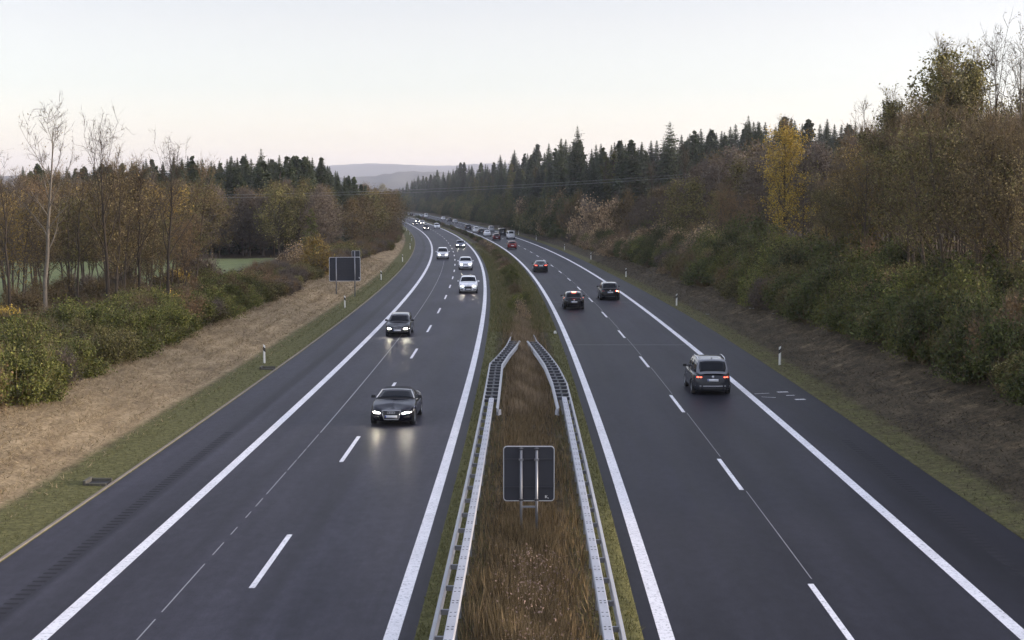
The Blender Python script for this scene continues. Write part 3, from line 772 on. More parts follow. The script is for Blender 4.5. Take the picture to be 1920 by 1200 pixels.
while n < 110 and tries < 9000:                      # the dense brown wood above the bushes
    tries += 1
    d = random.uniform(62, 190); px = random.uniform(1330, 2080); x = at_px(px, d); o = off(x, d)
    if o < 23.5 or o > 75: continue
    if 1395 < px < 1550: continue
    if px < 1560 and d < 120: continue
    if not free(x, d, 1.35): continue
    lim = np.interp(px, [1330, 1420, 1560, 1640, 2000], [330, 330, 320, 240, 225])
    h = (372 - lim) / 2915 * d + 9.4 - float(Z(o, d)); h = min(max(h, 4), 14.5) * (random.uniform(.86, 1.0) if px > 1610 else random.uniform(.68, .86))
    plant('brown_tree', pick('brown', random.choice([2, 2, 2, 0, 0, 3, 1])), gxy(x, d), rz(), h / 10.5, 'dark twiggy tree with withered leaves in the dense wood above the outbound bank', 'tree', 'dense wood above the outbound bank'); n += 1
for px, d, kind, i, s, nm, lab in (
        (1738, 112, 'tallolive', 0, .93, 'poplar_tree', 'tallest leafy tree against the sky on the outbound side'),
        (1660, 122, 'tallolive', 1, .78, 'poplar_tree', 'lower leafy tree just left of the tallest tree on the outbound side'),
        (1815, 116, 'tallolive', 1, .90, 'poplar_tree', 'second tallest leafy tree, right of the tallest one on the outbound side'),
        (1785, 122, 'tallolive', 0, .82, 'poplar_tree', 'leafy tree squeezed between the two tallest trees on the outbound side'),
        (1700, 118, 'tallolive', 0, .72, 'poplar_tree', 'leafy tree low beside the trunk of the tallest tree'),
        (1868, 108, 'bare', 1, .99, 'bare_tree', 'bare twiggy tree right of the leafy tall trees on the outbound side'),
        (1905, 100, 'bare', 0, 1.02, 'bare_tree', 'tall bare birch at the far edge of the picture on the outbound side'),
        (1765, 106, 'tallolive', 1, .80, 'poplar_tree', 'leafy tree in front of the gap beside the tallest tree'),
        (1850, 126, 'tallolive', 1, .70, 'poplar_tree', 'leafy tree behind the bare twiggy tree on the outbound side'),
        (1935, 104, 'tallolive', 1, .74, 'poplar_tree', 'leafy tree cut by the picture edge on the outbound side'),
        (1635, 132, 'bare', 2, .86, 'bare_tree', 'thin bare tree at the start of the tall trees on the outbound side'),
        (1465, 165, 'golden', 0, .86, 'golden_tree', 'tall golden yellow autumn tree above the outbound bank'),
        (1622, 112, 'golden', 1, .62, 'golden_tree', 'small half bare yellow tree behind the dark bushes right of the golden tree'),
        (1540, 150, 'gold', 0, 3.6, 'golden_shrub', 'yellow green shrub standing in for the bright meadow strip right of the golden tree'),  # shrub stands in for a bright strip of meadow
        (1225, 232, 'bare', 1, .72, 'bare_tree', 'pale bare spreading tree above the straw coloured shrubs on the outbound bank'),
        (1275, 226, 'bare', 1, .82, 'bare_tree', 'taller pale bare tree right of the spreading one on the outbound bank'),
        (1345, 210, 'bare', 0, .80, 'bare_tree', 'slim bare tree left of the golden tree on the outbound bank')):
    x = at_px(px, d); plant(nm, pick(kind, i), gxy(x, d), rz(), s, lab, 'shrub' if kind == 'gold' else 'tree')
for j, (px, d, kind, i, s, lab) in enumerate((
        (985, 425, 'bushpe', 0, 9.0, 'rust coloured tall shrub at the far end of the shrubs on the outbound bank'),
        (1048, 350, 'bushpe', 0, 10.4, 'tallest rust coloured shrub in front of the dark conifers on the outbound bank'),
        (1015, 390, 'bushg', 1, 9.0, 'olive shrub between the two rust coloured shrubs on the outbound bank'),
        (1095, 302, 'bushs', 0, 8.2, 'straw yellow shrub right of the tallest rust coloured shrub'),
        (1140, 276, 'bushpe', 0, 8.2, 'grey pink twiggy shrub right of the straw yellow shrub'),
        (1180, 255, 'bushb', 0, 8.6, 'brown shrub below the pale bare spreading tree'),
        (1078, 322, 'bushb', 0, 9.0, 'dark brown shrub behind the straw yellow shrub'),
        (1120, 296, 'bushs', 0, 7.4, 'pale straw shrub behind the grey pink shrub'))):
    x = at_px(px, d); plant('tall_shrub', pick(kind, i), gxy(x, d), rz(), s * .72, lab, 'shrub', sz=s)
n = 0; tries = 0
while n < 64 and tries < 6000:                      # brown broadleaves between the bushes and the conifers
    tries += 1
    d = random.uniform(195, 300); px = random.uniform(1170, 1680); x = at_px(px, d); o = off(x, d)
    if o < 22 or not free(x, d, 2.0): continue
    lim = np.interp(px, [1170, 1260, 1330, 1400, 1600, 1680], [372, 330, 275, 262, 250, 240])
    h = (372 - lim) / 2915 * d + 9.4 - float(Z(o, d)); h = min(max(h, 5), 18) * random.uniform(.72, .92)
    plant('mauve_tree', pick('round', random.choice([0, 0, 3, 1, 2])), gxy(x, d), rz(), h / 14, 'mauve brown leafless tree on the slope below the conifers around the golden tree', 'tree', 'mauve trees on the outbound slope'); n += 1

# ------------------------------------------------------------------ right hand conifer wood
CL, CG = 'dark conifer in the wood lining the outbound side', 'conifers lining the outbound side'
LL, LGp = 'paler yellow green conifer mixed into the dark wood on the outbound side', 'pale conifers in the outbound wood'
SKY_PX = [740, 755, 800, 850, 900, 950, 1000, 1050, 1110, 1160, 1230, 1300, 1400, 1500, 1600, 1700, 1950]
SKY_Y = [352, 340, 325, 306, 310, 292, 280, 268, 274, 268, 264, 244, 230, 226, 232, 238, 245]
y = 318.0
while y < 1290:
    for row in range(2):
        yy = y + random.uniform(-2, 2); o = 23 + row * (6 + yy * .004) + random.uniform(-1.5, 1.5); x = float(X(o, yy)); px = 960 + x / yy * 2915
        top = np.interp(px, SKY_PX, SKY_Y)
        h = (372 - top) / 2915 * yy + 9.4 - float(Z(o, yy)); h = min(max(h, 12), 27) * random.uniform(.84, 1.06) * (.8 if row == 0 else 1)
        if row == 0 and random.random() < .25: plant('pale_conifer', PR['larch'][0], G(o, yy), rz(), h / 18 * .9, LL, 'tree', LGp)
        else: plant('conifer', pick('pine' if random.random() < .3 else 'spruce'), G(o, yy), rz(), h / 22 * random.uniform(1.25, 1.6), CL, 'tree', CG, sz=h / 22)
    y += 7.5 + (y - 318) * .011
n = 0; tries = 0
while n < 150 and tries < 20000:
    tries += 1
    d = random.uniform(305, 430); px = random.uniform(1080, 2000); x = at_px(px, d); o = off(x, d)
    if o < 26 or not free(x, d, 1.5): continue
    top = np.interp(px, SKY_PX, SKY_Y); h = (372 - top) / 2915 * d + 9.4 - float(Z(o, d)); h = min(h, 29) * random.uniform(.74, 1.03)
    plant('conifer', pick('pine' if random.random() < .3 else 'spruce'), gxy(x, d), rz(), h / 22 * random.uniform(1.3, 1.75), CL, 'tree', CG, sz=h / 22); n += 1
for px, d, top, i, lab in ((1082, 345, 237, 0, 'tallest ragged fir on the skyline, standing in the gap behind the rust coloured shrubs'),
                           (1052, 352, 260, 0, 'shorter ragged fir just left of the tallest fir on the skyline'),
                           (1254, 330, 229, 1, 'broad dark fir standing alone above the skyline left of the golden tree'),
                           (1400, 380, 218, 0, 'ragged fir on the hilltop left of the golden tree top'),
                           (1752, 420, 236, 1, 'fir behind the trunk of the tallest leafy tree')):
    x = at_px(px, d); zz = float(Z(off(x, d), d)); h = (372 - top) / 2915 * d + 9.4 - zz
    plant('fir_tree', PR['fir'][i], (x, d, zz), rz(), h / 26, lab, 'tree')
for px, d, top in ((960, 520, 303), (1005, 460, 310), (1022, 455, 312), (1150, 330, 280), (1170, 326, 290), (1135, 330, 285)):
    x = at_px(px, d); o = max(off(x, d), 19.5); zz = float(Z(o, d)); h = (372 - top) / 2915 * d + 9.4 - zz
    plant('pale_conifer', PR['larch'][0], (float(X(o, d)), d, zz), rz(), h / 18 * .95, LL, 'tree', LGp)
for j in range(38):                                 # the ridge line stays closed
    px = 1165 + j * 13.5 + random.uniform(-5, 5); d = random.uniform(400, 440); x = at_px(px, d); zz = float(Z(off(x, d), d))
    h = (372 - np.interp(px, SKY_PX, SKY_Y) - random.uniform(-3, 13)) / 2915 * d + 9.4 - zz
    plant('conifer', pick('spruce'), (x, d, zz), rz(), h / 22 * 1.6, CL, 'tree', CG, sz=h / 22)
for j in range(30):
    px = 330 + j * 11 + random.uniform(-4, 4); d = random.uniform(300, 340); x = at_px(px, d); zz = float(Z(off(x, d), d))
    if off(x, d) > -25: continue
    h = (372 - np.interp(px, [150, 350, 520, 600, 660, 690], [318, 300, 296, 302, 335, 352]) - random.uniform(-2, 12)) / 2915 * d + 9.4 - zz
    plant('spruce', pick('spruce'), (x, d, zz), rz(), h / 22 * 1.6, SPL, 'tree', SPG, sz=h / 22)
# dark shrubs under the conifers along the far right hand shoulder
y = 335.0
while y < 1150:
    for row in range(2):
        s = random.uniform(4.5, 7.5) * (1 + .25 * row)
        plant('edge_shrub', (pick('bushg', 1) if random.random() < .3 else pick('bushd', random.randrange(2))), G(17.6 + row * 3.2 + random.uniform(-.6, .6), y + random.uniform(-2, 2)), rz(), s, 'dark shrub at the foot of the conifers beside the far outbound lane', 'shrub', 'shrubs at the foot of the conifers', sz=s * random.uniform(.9, 1.2))
    y += 6 + (y - 335) * .012

# ------------------------------------------------------------------ trees closing the view between the two woods
for px, d, s, i, lab in ((718, 1230, 1.42, 2, 'round olive and brown tree in the gap where the road disappears'),
                         (684, 1300, 1.02, 0, 'low mauve tree left of the round olive tree where the road disappears'),
                         (744, 1330, 1.05, 1, 'low brown tree right of the round olive tree where the road disappears')):
    x = at_px(px, d); plant('far_tree', pick('round', i), (x, d, float(Z(off(x, d), d))), rz(), s, lab, 'tree')
r = np.random.default_rng(3); fx = r.uniform(-330, 30, 900); fy = r.uniform(1450, 1950, 900)
P = []
for a, b in zip(fx, fy):
    h = r.uniform(9, 17); q = r.normal(size=(26, 3)) * [2.2, 2.2, h * .22] + [0, 0, h * .55]; q[:, 2] = np.clip(q[:, 2], .5, h)
    P.append(q + [a, b, 3])
V, F = leaves(np.concatenate(P), 2.2, r)
tag(meshobj('far_wood', mesh_np('far_wood', V, F4=F, mat=lf_mauve)), 'hazy brown wood across the valley below the blue hills', 'wood', kind='stuff')

# ------------------------------------------------------------------ blue hills
def hills(name, y0, y1, x0, x1, ridge, spiky, seed):
    r = np.random.default_rng(seed); nx, ny = 260, 14
    xs = np.linspace(x0, x1, nx); ys = np.linspace(y0, y1, ny)
    A, B = np.meshgrid(xs, ys); t = (B - y0) / (y1 - y0)
    H = ridge(A) * np.sin(np.pi * np.clip(t * .62, 0, 1)) + 8 * np.sin(A * .011 + B * .004) * t
    rough = r.random(H.shape) * spiky * np.clip(t * 4, 0, 1)
    V = np.stack([A, B, H + rough - 3], -1).reshape(-1, 3); idx = np.arange(nx * ny).reshape(ny, nx)
    F = np.stack([idx[:-1, :-1], idx[:-1, 1:], idx[1:, 1:], idx[1:, :-1]], -1).reshape(-1, 4)
    return tag(meshobj(name, mesh_np(name, V, F4=F, mat=plain('wooded_hillside', (.055, .055, .045), .95, noise=.5, scale=.004))), kind='structure')
hills('hills', 5200, 7400, -4200, 3200, lambda x: 172 * np.exp(-((x + 380) / 1250) ** 2) + 14 * np.sin(x * .004), 5, 1)
hills('hills', 3000, 3900, -2600, 1600, lambda x: 60 + 22 * np.exp(-((x + 250) / 110) ** 2) - 10 * np.sin((x + 500) * .006), 9, 2)

# ------------------------------------------------------------------ grass (nobody could count it)
def blades(name, O, Y, hgt, wid, mat, r, lean=.35, label=None, heads=None, head_mat=None):
    n = len(O); base = np.stack([X(O, Y), Y, Z(O, Y) - .02], -1)
    d = unit(np.stack([r.normal(size=n) * lean, r.normal(size=n) * lean, np.ones(n)], -1)) * np.asarray(hgt).reshape(-1, 1)
    V, F = ribbons(base, base + d, wid, r); mats = [mat]; F4 = None; idx = np.zeros(len(F))
    if heads is not None:
        k = r.choice(n, heads); q = (base + d * r.uniform(.8, 1.02, (n, 1)))[k]
        hv, hf = leaves(q, .045, r); F4 = hf + len(V); V = np.concatenate([V, hv]); mats.append(head_mat); idx = np.concatenate([idx, np.ones(len(hf))])
    return tag(meshobj(name, mesh_np(name, V, F3=F, F4=F4, mats=mats, midx=idx)), label, 'grass', kind='stuff')
gr_brown = leafmat('dry_brown_grass', [(.06, .042, .02), (.14, .098, .048), (.31, .22, .115), (.10, .074, .03)], var=.05)
gr_green = leafmat('verge_grass', [(.05, .053, .018), (.10, .10, .034), (.16, .145, .06), (.075, .075, .026)], var=.05)
gr_straw = leafmat('mown_straw', [(.15, .113, .062), (.29, .22, .125), (.42, .33, .20), (.215, .16, .087)], var=.05)
gr_litter = leafmat('dry_leaf_litter', [(.038, .030, .019), (.075, .060, .037), (.15, .12, .076), (.055, .046, .026)], var=.05)
seed_head = leafmat('pale_seed_heads', [(.24, .165, .125), (.33, .23, .18), (.18, .12, .085)], var=.05)
r = np.random.default_rng(17)
n = 46000                                              # tall brown grass between the guard rails
Yg = 22 + 92 * r.random(n) ** 1.55; Og = r.normal(size=n) * .62; Og = np.clip(Og, -1.35, 1.35)
tall = .55 + .45 * np.sin(Yg * .37 + Og * 1.3) * np.cos(Yg * .11) + .25 * np.sin(Yg * 1.7 + Og * 3)
hg = np.clip(.30 + .44 * tall, .10, 1.1) * r.uniform(.5, 1.15, n) * np.interp(Yg, [0, 38, 46, 60, 120], [1.15, 1.1, .75, .7, .8])
blades('median_grass', Og, Yg, hg, np.where(r.random(n) < .25, .040, .018), gr_brown, r, .20, 'tall dry brown grass filling the median between the guard rails')
n = 11000                                              # tan tufts where the rails run together
Yg = r.uniform(66, 119, n); Og = np.clip(r.normal(size=n) * .5, -1.1, 1.1) * np.interp(Yg, [66, 100, 119], [1, .75, .5])
tf = np.sin(Yg * .9 + 2 * np.sin(Og * 3)) * .5 + .5
blades('tan_median_grass', Og, Yg, r.uniform(.3, .6, n) * (.6 + .8 * tf), np.full(n, .035), leafmat('tan_grass', [(.13, .092, .052), (.24, .175, .105), (.36, .27, .17), (.18, .128, .075)], var=.05), r, .18, 'tan dry grass tufts where the two guard rails run together')
n = 2600
Yg = 26 + 12 * r.random(n); Og = r.normal(size=n) * .42 + .1
blades('seeding_weeds', Og, Yg, r.uniform(.5, .95, n), np.full(n, .010), gr_brown, r, .22, 'pale seeding weeds among the tall median grass in front of the small board', heads=1500, head_mat=seed_head)
n = 52000                                              # short green strips along the median edges
Yg = 22 + 260 * r.random(n) ** 1.9; sg = np.where(r.random(n) < .5, -1, 1); Og = sg * r.uniform(1.05, 2.42, n)
blades('median_verge_grass', Og, Yg, r.uniform(.05, .20, n) * np.interp(Yg, [0, 110, 150, 300], [1, 1.1, 1.8, 2.0]), np.full(n, .02) * np.interp(Yg, [0, 80, 280], [1, 1.4, 3]), gr_green, r, .6, 'short green grass strips at both edges of the median')
n = 36000
Yg = 108 + 210 * r.random(n) ** 1.3; Og = r.normal(size=n) * 1.0; Og = np.clip(Og, -2.2, 2.2)
blades('wild_median_grass', Og, Yg, r.uniform(.15, .55, n), np.full(n, .045), leafmat('rank_grass', [(.07, .066, .024), (.14, .13, .045), (.21, .17, .08), (.10, .096, .034)], var=.05), r, .4, 'rank olive grass in the open median beyond the guard rail ends')
n = 60000                                              # left bank: mown straw over green
Yg = 36 + 190 * r.random(n) ** 1.5; a = 8.5 * r.random(n); a = np.where(r.random(n) < .35, np.round(a / 1.3) * 1.3 + r.normal(size=n) * .16, a); a = np.clip(a, .05, 8.6); Og = LE - .2 - a
gm = r.random(n) < (1 - np.clip((a - 1.2) / 1.8, 0, 1))
wv = np.interp(Yg, [0, 80, 240], [1, 1.5, 3.4])
blades('verge_grass', Og[gm], Yg[gm], r.uniform(.04, .15, gm.sum()), .02 * wv[gm], gr_green, r, .9, 'short green verge grass beside the oncoming hard shoulder')
blades('mown_straw', Og[~gm], Yg[~gm], r.uniform(.08, .26, (~gm).sum()), .022 * wv[~gm], gr_straw, r, 1.3, 'pale mown straw covering the bank beside the oncoming lanes')
n = 60000                                              # right bank: green edge, brown leaf litter above
Yg = 40 + 190 * r.random(n) ** 1.5; a = r.uniform(.05, 7.0, n); Og = redge(Yg) + .05 + a
gm = r.random(n) < (.7 - np.clip((a - .8) / 1.8, 0, 1))
wv = np.interp(Yg, [0, 80, 240], [1, 1.5, 3.4])
blades('verge_grass', Og[gm], Yg[gm], r.uniform(.04, .14, gm.sum()), .02 * wv[gm], gr_green, r, .9, 'short dark green verge grass beside the outbound hard shoulder')
blades('leaf_litter', Og[~gm], Yg[~gm], r.uniform(.05, .16, (~gm).sum()), .032 * wv[~gm], gr_litter, r, 1.6, 'brown leaf litter and dead grass on the outbound bank')

# shrubs growing in the open median
MED = [(117, .1, 'bushs', 1.25, 1.7, 'straw_shrub', 'straw coloured reed clump in the median just behind the guard rail ends'),
       (129, -.25, 'bushg', 1.5, 1.5, 'olive_shrub', 'olive green shrub in the median behind the straw coloured reed clump'),
       (134, .55, 'bushg', 1.3, 1.4, 'olive_shrub', 'low olive shrub in the median on the outbound side of the olive green one'),
       (148, -.1, 'bushb', 1.2, 1.3, 'brown_shrub', 'brown shrub in the median behind the pair of olive shrubs'),
       (162, -.35, 'bushg', 1.4, 1.6, 'olive_shrub', 'upright olive shrub in the median level with the dark saloon'),
       (176, .35, 'bushg', 1.6, 1.4, 'olive_shrub', 'wide olive shrub in the median just past the upright one')]
for yy, o, kind, s, szz, nm, lab in MED: plant(nm, pick(kind, 0), G(o, yy), rz(), s, lab, 'shrub', sz=szz)
y = 186.0
while y < 760:
    o = random.uniform(-.5, .4); s = random.uniform(1.1, 1.8) * np.interp(y, [180, 300, 760], [1, .85, 1.0])
    kind = random.choice(['bushb', 'bushpe', 'bushs', 'bushg', 'bushg']) if y < 330 else random.choice(['bushb', 'bushd', 'bushd'])
    plant('median_shrub', pick(kind), G(o, y), rz(), s, 'shrub in the straggling row down the median between the far lanes', 'shrub', 'row of shrubs down the median', sz=s * random.uniform(.55, .85))
    y += random.uniform(3.2, 6.0) * np.interp(y, [180, 760], [1, 1.8])

# ------------------------------------------------------------------ guard rails
galv = plain('galvanised_steel', (.33, .335, .36), .45, .5, noise=.15, scale=2.5)
galv_w = plain('pale_galvanised_steel', (.37, .375, .405), .55, .25, noise=.22, scale=1.6)
galv_d = plain('dull_galvanised_post', (.24, .245, .26), .55, .4, noise=.2)
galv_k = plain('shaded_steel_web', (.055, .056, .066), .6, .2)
bolt_m = plain('dark_bolt_slots', (.035, .035, .04), .6)
WPROF = [(0, .155), (.03, .13), (.075, .105), (.075, .06), (.01, .02), (.01, -.02), (.075, -.06), (.075, -.105), (.03, -.13), (0, -.155)]
def frame_at(o, y, z, sgn):
    s = float(slope(y)); r_ = Vector((1, -s, 0)).normalized() * sgn
    return (Vector((float(X(o, y)), y, z)), r_, Vector((0, 0, 1)))
def guard_rail(sgn, side_label):
    g = empty('guard_rail', G(sgn * 1.6, 66)); gl = g.location.copy()
    tag(g, side_label, 'guard rail', 'median guard rails')
    if sgn < 0: fo = [(8, 1.88), (81, 1.86), (86, 1.47), (93, 1.06), (102, .78), (110, .70)]; bo = [(63, 1.30), (80, 1.28), (86, .95), (93, .50), (98, .25)]; yb = 65.6
    else: fo = [(8, 1.85), (72, 1.80), (79.5, 1.57), (87.5, 1.22), (97, .75), (106, .62)]; bo = [(63, 1.26), (72, 1.18), (80, .96), (91, .46), (97, .22)]; yb = 66.0
    zf = [(8, .72), (78, .72), (86, .62), (93, .48), (102, .24), (110, -.06)]
    F = lambda t, y: float(np.interp(y, [p[0] for p in t], [p[1] for p in t]))
    def beam(tab, y0, y1, dirn):
        m = MB(); fr = []
        for y in np.arange(y0, y1 + .01, 1.0):
            p, r_, u = frame_at(sgn * F(tab, y), y, F(zf, y), sgn * dirn); fr.append((p - gl, r_, u))
        sh = [(a, b) for a, b in WPROF] + [(a - .012, b) for a, b in reversed(WPROF)]
        m.sweep(fr, sh); return m
    beam(fo, 8, 109, 1).build('rail_beam', galv, g)
    beam(bo, 63, 97, -1).build('rear_rail_beam', galv, g)
    b = MB(); fr = []
    for y in np.arange(8, yb, 1.5).tolist() + [yb]:
        p, r_, u = frame_at(sgn * 1.55, y, .90, 1); fr.append((p - gl, r_, u))
    b.sweep(fr, [(-.10, -.10), (.10, -.10), (.10, .045), (.085, .055), (-.085, .055), (-.10, .045)]); bx = b
    s = MB()
    for y in np.arange(20, yb, 2.0):
        for dy, w in ((0, 2), (.18, 2), (.95, 3), (-.75, 3)):
            for kx in (-.045, .045):
                p, r_, u = frame_at(sgn * 1.55 + kx, y + dy, .957, 1); s.box(p - gl, (.045, .045 if w == 2 else .03, .006))
    bx.build('box_beam', galv_w, g, extra=(s, bolt_m))
    y = 22.0 if sgn < 0 else 22.7
    npost = 0
    while y < 97:
        f = F(fo, y); z = F(zf, y)
        if y < yb:
            c = 1.55; top = .80
        else: c = (f + F(bo, y)) / 2; top = z + .02
        gz = float(Z(sgn * c, y))
        if top > gz + .12 and npost < 46:
            m = MB(); p, r_, u = frame_at(sgn * c, y, 0, 1); p = p - gl
            for dx, w, d in ((0, .012, .10), (0, .09, .012)): pass
            m.box((p.x, p.y - .05, (top + gz - .1) / 2), (.09, .010, top - gz + .1)); m.box((p.x, p.y + .05, (top + gz - .1) / 2), (.09, .010, top - gz + .1)); m.box((p.x, p.y, (top + gz - .1) / 2), (.010, .09, top - gz + .1))
            m.build('post', galv_d, g); npost += 1
        m = MB(); p, r_, u = frame_at(sgn * (c + f) / 2, y, z + .04, 1); p = p - gl
        if y < yb: m.box(p, (abs(f - c) - .04, .07, .11), rz=-math.atan(float(slope(y))))
        else:
            q = F(bo, y); pc, _, _ = frame_at(sgn * (f + q) / 2, y, z + .06, 1); pc = pc - gl
            m.box(pc, (abs(f - q), .05, .12))
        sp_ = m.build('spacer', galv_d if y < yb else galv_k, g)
        if y >= yb: MB().box((pc.x, pc.y, pc.z + .07), (abs(f - q), .06, .014)).build('spacer_flange', galv, sp_)
        y += 2.0 if y < yb - 1 else 1.3 if y < 80 else 1.5
    m = MB(); p, r_, u = frame_at(sgn * 1.24, 63.2, .66, 1); p = p - gl
    m.box((p.x - sgn * .06, p.y, p.z), (.045, .34, .22), rz=sgn * .35, taper=.8); m.build('end_piece', galv_w, g)
guard_rail(-1, 'steel guard rail with pale box beam bordering the oncoming side of the median')
guard_rail(1, 'steel guard rail with pale box beam bordering the outbound side of the median')

# ------------------------------------------------------------------ roadside boards seen from behind
sign_back = plain('dark_board_back', (.032, .034, .045), .5, .3, noise=.15, scale=1.2)
sign_edge = plain('pale_board_edge', (.50, .51, .54), .45, .4)
steel_post = plain('pale_steel_tube', (.22, .225, .245), .4, .5)
clamp_m = plain('dark_clamp', (.05, .05, .06), .5, .5)
white_m = plain('white_sticker', (.75, .75, .75), .6)
def rounded(w, h, r0, n=5):
    P = []
    for cx_, cz_, a0 in ((w / 2 - r0, h / 2 - r0, 0), (-w / 2 + r0, h / 2 - r0, 90), (-w / 2 + r0, -h / 2 + r0, 180), (w / 2 - r0, -h / 2 + r0, 270)):
        for k in range(n):
            a = R(a0 + 90 * k / (n - 1)); P.append((cx_ + r0 * math.cos(a), cz_ + r0 * math.sin(a)))
    return P
def panel(w, h, r0, c, th, y0):
    m = MB(); P = rounded(w, h, r0); n = len(P)
    m.add([(c[0] + a, y0, c[1] + b) for a, b in P] + [(c[0] + a, y0 + th, c[1] + b) for a, b in P], [tuple(range(n)), tuple(reversed(range(n, 2 * n)))] + [(i, i + n, (i + 1) % n + n, (i + 1) % n) for i in range(n)])
    return m
def edging(w, h, r0, c, y0, t=.022):
    m = MB(); A = rounded(w, h, r0); B = rounded(w - 2 * t, h - 2 * t, r0 * .8); n = len(A)
    m.add([(c[0] + a, y0, c[1] + b) for a, b in A] + [(c[0] + a, y0, c[1] + b) for a, b in B] + [(c[0] + a, y0 + .04, c[1] + b) for a, b in A] + [(c[0] + a, y0 + .04, c[1] + b) for a, b in B],
          [(i, (i + 1) % n, (i + 1) % n + n, i + n) for i in range(n)] + [(i, i + 2 * n, (i + 1) % n + 2 * n, (i + 1) % n) for i in range(n)] + [(i + n, (i + 1) % n + n, (i + 1) % n + 3 * n, i + 3 * n) for i in range(n)])
    return m
# the small one in the median
gx, gy, gz = G(0, 42.6); gx = at_px(992, 42.6)
sg = tag(empty('median_board', (gx, gy, gz - .15)), 'dark square road board seen from behind on two posts in the median grass', 'road sign')
bc = (0.0, 1.83)
bd = panel(1.40, 1.52, .09, bc, .02, 0).build('board', sign_back, sg)
edging(1.42, 1.54, .10, bc, -.012).build('board_edge', sign_edge, bd)
for z in (bc[1] + .40, bc[1] - .38): MB().box((0, -.016, z), (1.34, .03, .025)).build('stiffener', sign_back, bd)
for x in (-.215, .215):
    m = MB().tube([(x, -.06, -.4), (x, -.06, bc[1] + .73)], .038, 12); p = m.build('post', steel_post, sg, smooth=True)
    for z in (bc[1] + .70, bc[1] + .40, bc[1] - .72): MB().box((x, -.055, z), (.13, .10, .045)).build('clamp', steel_post if z > 2 and z < bc[1] + .5 else clamp_m, p)
MB().box((0, -.06, bc[1] - .92), (.39, .045, .05)).build('crossbar', steel_post, sg)
k = MB(); kx, kz = .46, bc[1] - .645
k.box((kx, -.004, kz), (.018, .006, .075))
k.add([(kx + .010, -.006, kz - .004), (kx + .022, -.006, kz - .004), (kx + .055, -.006, kz + .037), (kx + .036, -.006, kz + .037)], [(0, 1, 2, 3)])
k.add([(kx + .012, -.006, kz + .006), (kx + .026, -.006, kz + .006), (kx + .058, -.006, kz - .037), (kx + .038, -.006, kz - .037)], [(0, 1, 2, 3)])
k.box((kx + .075, -.004, kz - .04), (.02, .006, .02))
k.build('inspection_sticker', white_m, bd)
# the big one by the hard shoulder
d = 148.0; gx = at_px(648, d); gz = float(Z(off(gx, d), d))
sg = tag(empty('roadside_board', (gx, d, gz), .12), 'big dark road board seen from behind on two tall posts beside the oncoming hard shoulder', 'road sign')
bw, bh = 2.92, 2.25; bc = (-.08, 2.55)
bd = panel(bw, bh, .12, bc, .03, 0).build('board', sign_back, sg); edging(bw + .06, bh + .06, .14, bc, -.015, .05).build('board_edge', sign_edge, bd)
for z in (-.62, 0.0, .58): MB().box((bc[0], -.02, bc[1] + z), (bw - .1, .035, .04)).build('stiffener', plain('dark_stiffener', (.02, .021, .03), .6), bd)
MB().box((1.28, -.005, 1.72), (.05, .008, .16)).build('inspection_sticker', white_m, bd)
for x, t in ((-.90, 3.70), (.86, 4.32)): MB().tube([(x, -.09, -.4), (x, -.09, t)], .055, 12).build('post', steel_post, sg, smooth=True)
cb = panel(.74, .58, .05, (.98, 4.0), .02, 0).build('small_board', sign_back, sg); edging(.78, .62, .06, (.98, 4.0), -.012, .03).build('board_edge', sign_edge, cb)

# ------------------------------------------------------------------ delineator posts, drains, litter, wires
post_white = plain('white_post_plastic', (.74, .73, .68), .5, noise=.08)
post_black = plain('black_post_band', (.012, .012, .014), .5)
reflector = plain('reflector_glass', (.16, .12, .08), .25)
def delineator(o, y, label, group, inward):
    e = empty('delineator_post', G(o, y), head(y)); tag(e, label, 'delineator', group)
    m = MB(); w, d = .065, .055
    A = [(-w, -d * .2), (0, -d), (w, -d * .2), (w * .7, d), (-w * .7, d)]
    P = [(a, b, -.1) for a, b in A] + [(a * .95, b * .95, 1.0 + (.07 if a * inward < 0 else 0.0) * (abs(a) / w)) for a, b in A]
    m.add(P, [(4, 3, 2, 1, 0), (5, 6, 7, 8, 9)] + [(i, (i + 1) % 5, (i + 1) % 5 + 5, i + 5) for i in range(5)]); m.build('post', post_white, e)
    b = MB(); s = 1.04
    lo = lambda a: .68 - a / w * .06 * inward; hi = lambda a: .90 - a / w * .06 * inward
    b.add([(a * s, q * s, lo(a)) for a, q in A] + [(a * s, q * s, hi(a)) for a, q in A], [(4, 3, 2, 1, 0), (5, 6, 7, 8, 9)] + [(i, (i + 1) % 5, (i + 1) % 5 + 5, i + 5) for i in range(5)]); bb = b.build('black_band', post_black, e)
    MB().box((-.012 * inward, -d * .98, .79), (.03, .03, .10)).build('reflector', reflector, bb)
LD_Y = [88.0, 132.5, 178.5, 231, 287, 342, 400, 452]
RD_Y = [87.0, 135.6, 185, 238, 283, 349, 400, 470]
LDL = ['white delineator post standing behind the concrete drain on the oncoming verge', 'white delineator post just in front of the legs of the big roadside board', 'white delineator post first beyond the big roadside board', 'white delineator post second beyond the big roadside board', 'white delineator post third beyond the big roadside board', 'white delineator post fourth beyond the big roadside board', 'white delineator post fifth beyond the big roadside board', 'white delineator post sixth beyond the big roadside board']
for i, y in enumerate(LD_Y): delineator(-14.85 if y < 200 else -14.5, y, LDL[i], 'delineators along the oncoming hard shoulder', 1)
RDL = ['white delineator post closest to the bridge on the outbound verge, behind the grey people carrier', 'white delineator post near the pale scraps of paper on the outbound verge', 'white delineator post level with the black off-roader on the outbound verge', 'fourth white delineator post along the outbound verge', 'fifth white delineator post along the outbound verge', 'sixth white delineator post along the outbound verge, near the white van', 'seventh white delineator post along the outbound verge', 'eighth and most distant white delineator post on the outbound verge']
